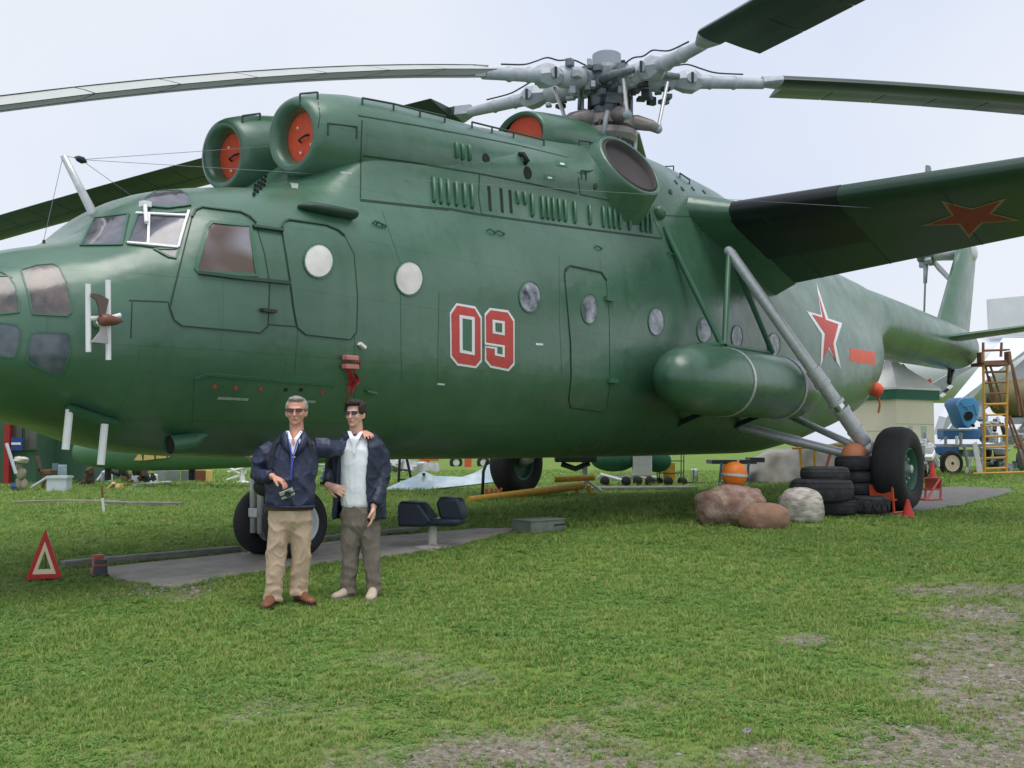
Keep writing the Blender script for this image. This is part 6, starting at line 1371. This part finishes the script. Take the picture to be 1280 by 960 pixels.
for a, b in (((435.5, 541), (440.5, 550)), ((451, 541.5), (446, 551))):
    p0, p1 = Q(*a, -.04), Q(*b, -.09); G().loft([[p0+V((-.016, 0, .012)), p0+V((.016, 0, .012))], [p1+V((-.02, 0, .012)), p1+V((.02, 0, .012))], [p1+V((0, -.004, -.025)), p1+V((.004, -.004, -.025))]], False, False).build('collar', POLO, pm_)
G().prism([Q(441.5, 551, -.095), Q(445.5, 551, -.095), Q(445, 567, -.103), Q(441.5, 567, -.103)], (0, -.004, 0)).build('placket', POLO, pm_)
j = G()
def shell(g, rows, n=22, th=.035):
    out_ = []
    for c, a, b, a0, a1 in rows:
        ang_ = [math.radians(a0+(a1-a0)*k/n) for k in range(n+1)]
        o1 = [c+V((a*math.cos(x), b*math.sin(x), 0)) for x in ang_]; o2 = [c+V(((a-th)*math.cos(x), (b-th)*math.sin(x), 0)) for x in ang_][::-1]
        out_.append(o1+o2)
    g.loft(out_)
# opening of the jacket: angles run from the right-front edge round the back to the left-front edge (camera side is -90)
shell(j, [(Q(444, 545, .05), .115, .10, -52, 236), (Q(445, 550, .05), .17, .12, -55, 232), (Q(446, 556, .05), .225, .135, -62, 228), (Q(446, 568, .045), .23, .15, -63, 226), (Q(446, 590, .04), .225, .16, -66, 222), (Q(447, 612, .04), .225, .165, -68, 215), (Q(448, 635, .04), .235, .17, -66, 208), (Q(448, 647, .04), .24, .17, -64, 205), (Q(448, 650, .04), .235, .165, -64, 205)])
j.tube([Q(426, 556, .06), Q(417, 566, .06), Q(413, 580, .09), el, Q(410, 600, .02), Q(409.5, 606, -.04)], [.075, .082, .075, .07, .06, .05], 14)
j.tube([Q(464, 559, .06), Q(473, 569, .06), Q(476, 584, .06), el2, Q(474, 616, -.06), Q(469.5, 631, -.14)], [.07, .08, .075, .07, .06, .05], 14)
j.tube([Q(424, 548, .12), Q(444, 543, .14), Q(465, 551, .12), Q(474, 558, .1)], [.045, .06, .055, .035], 12)
jk = link('jacket', remesh(j, .007, 3, .012, 6, 9), NAVYJ2, t, True)
k_ = G(); torso(k_, [(Q(448, 628, .03), .15, .105), (Q(448, 645, .03), .168, .12), (Q(449, 657, .03), .17, .12), (Q(449, 664, .03), .14, .095), (Q(449, 673, .03), .08, .055)])
k_.tube([Q(438.5, 650, .03), Q(438, 675, .02), Q(437, 700, .02), Q(435.5, 722, .03), Q(435, 737, .03), Q(435, 742, .03)], [.09, .086, .074, .07, .07, .074], 16)
k_.tube([Q(460, 650, .03), Q(462.5, 675, .01), Q(464.5, 700, .0), Q(466, 722, .01), Q(466.5, 737, .02), Q(466.5, 743, .02)], [.09, .086, .074, .07, .068, .072], 16)
link('trousers', remesh(k_, .007, 3, .012, 6, 14, True), GREYT, t, True)
SHW = mat('beige suede shoe', srgb(190, 176, 154), .8, var=.1); SOLW = mat('pale sole', srgb(150, 140, 124), .8)
shoe(t, V((Q(440, 0).x, .06, .0)), V((Q(419, 0).x, -.12, .0)), SHW, SOLW, 1.05); shoe(t, V((Q(466.5, 0).x, .05, 0)), V((Q(466.5, 0).x, -.22, 0)), SHW, SOLW, 1.05)
YT = t
# older man's left hand resting on the young man's shoulder: part of the older man's body, in its own spot
#@@SECTION end
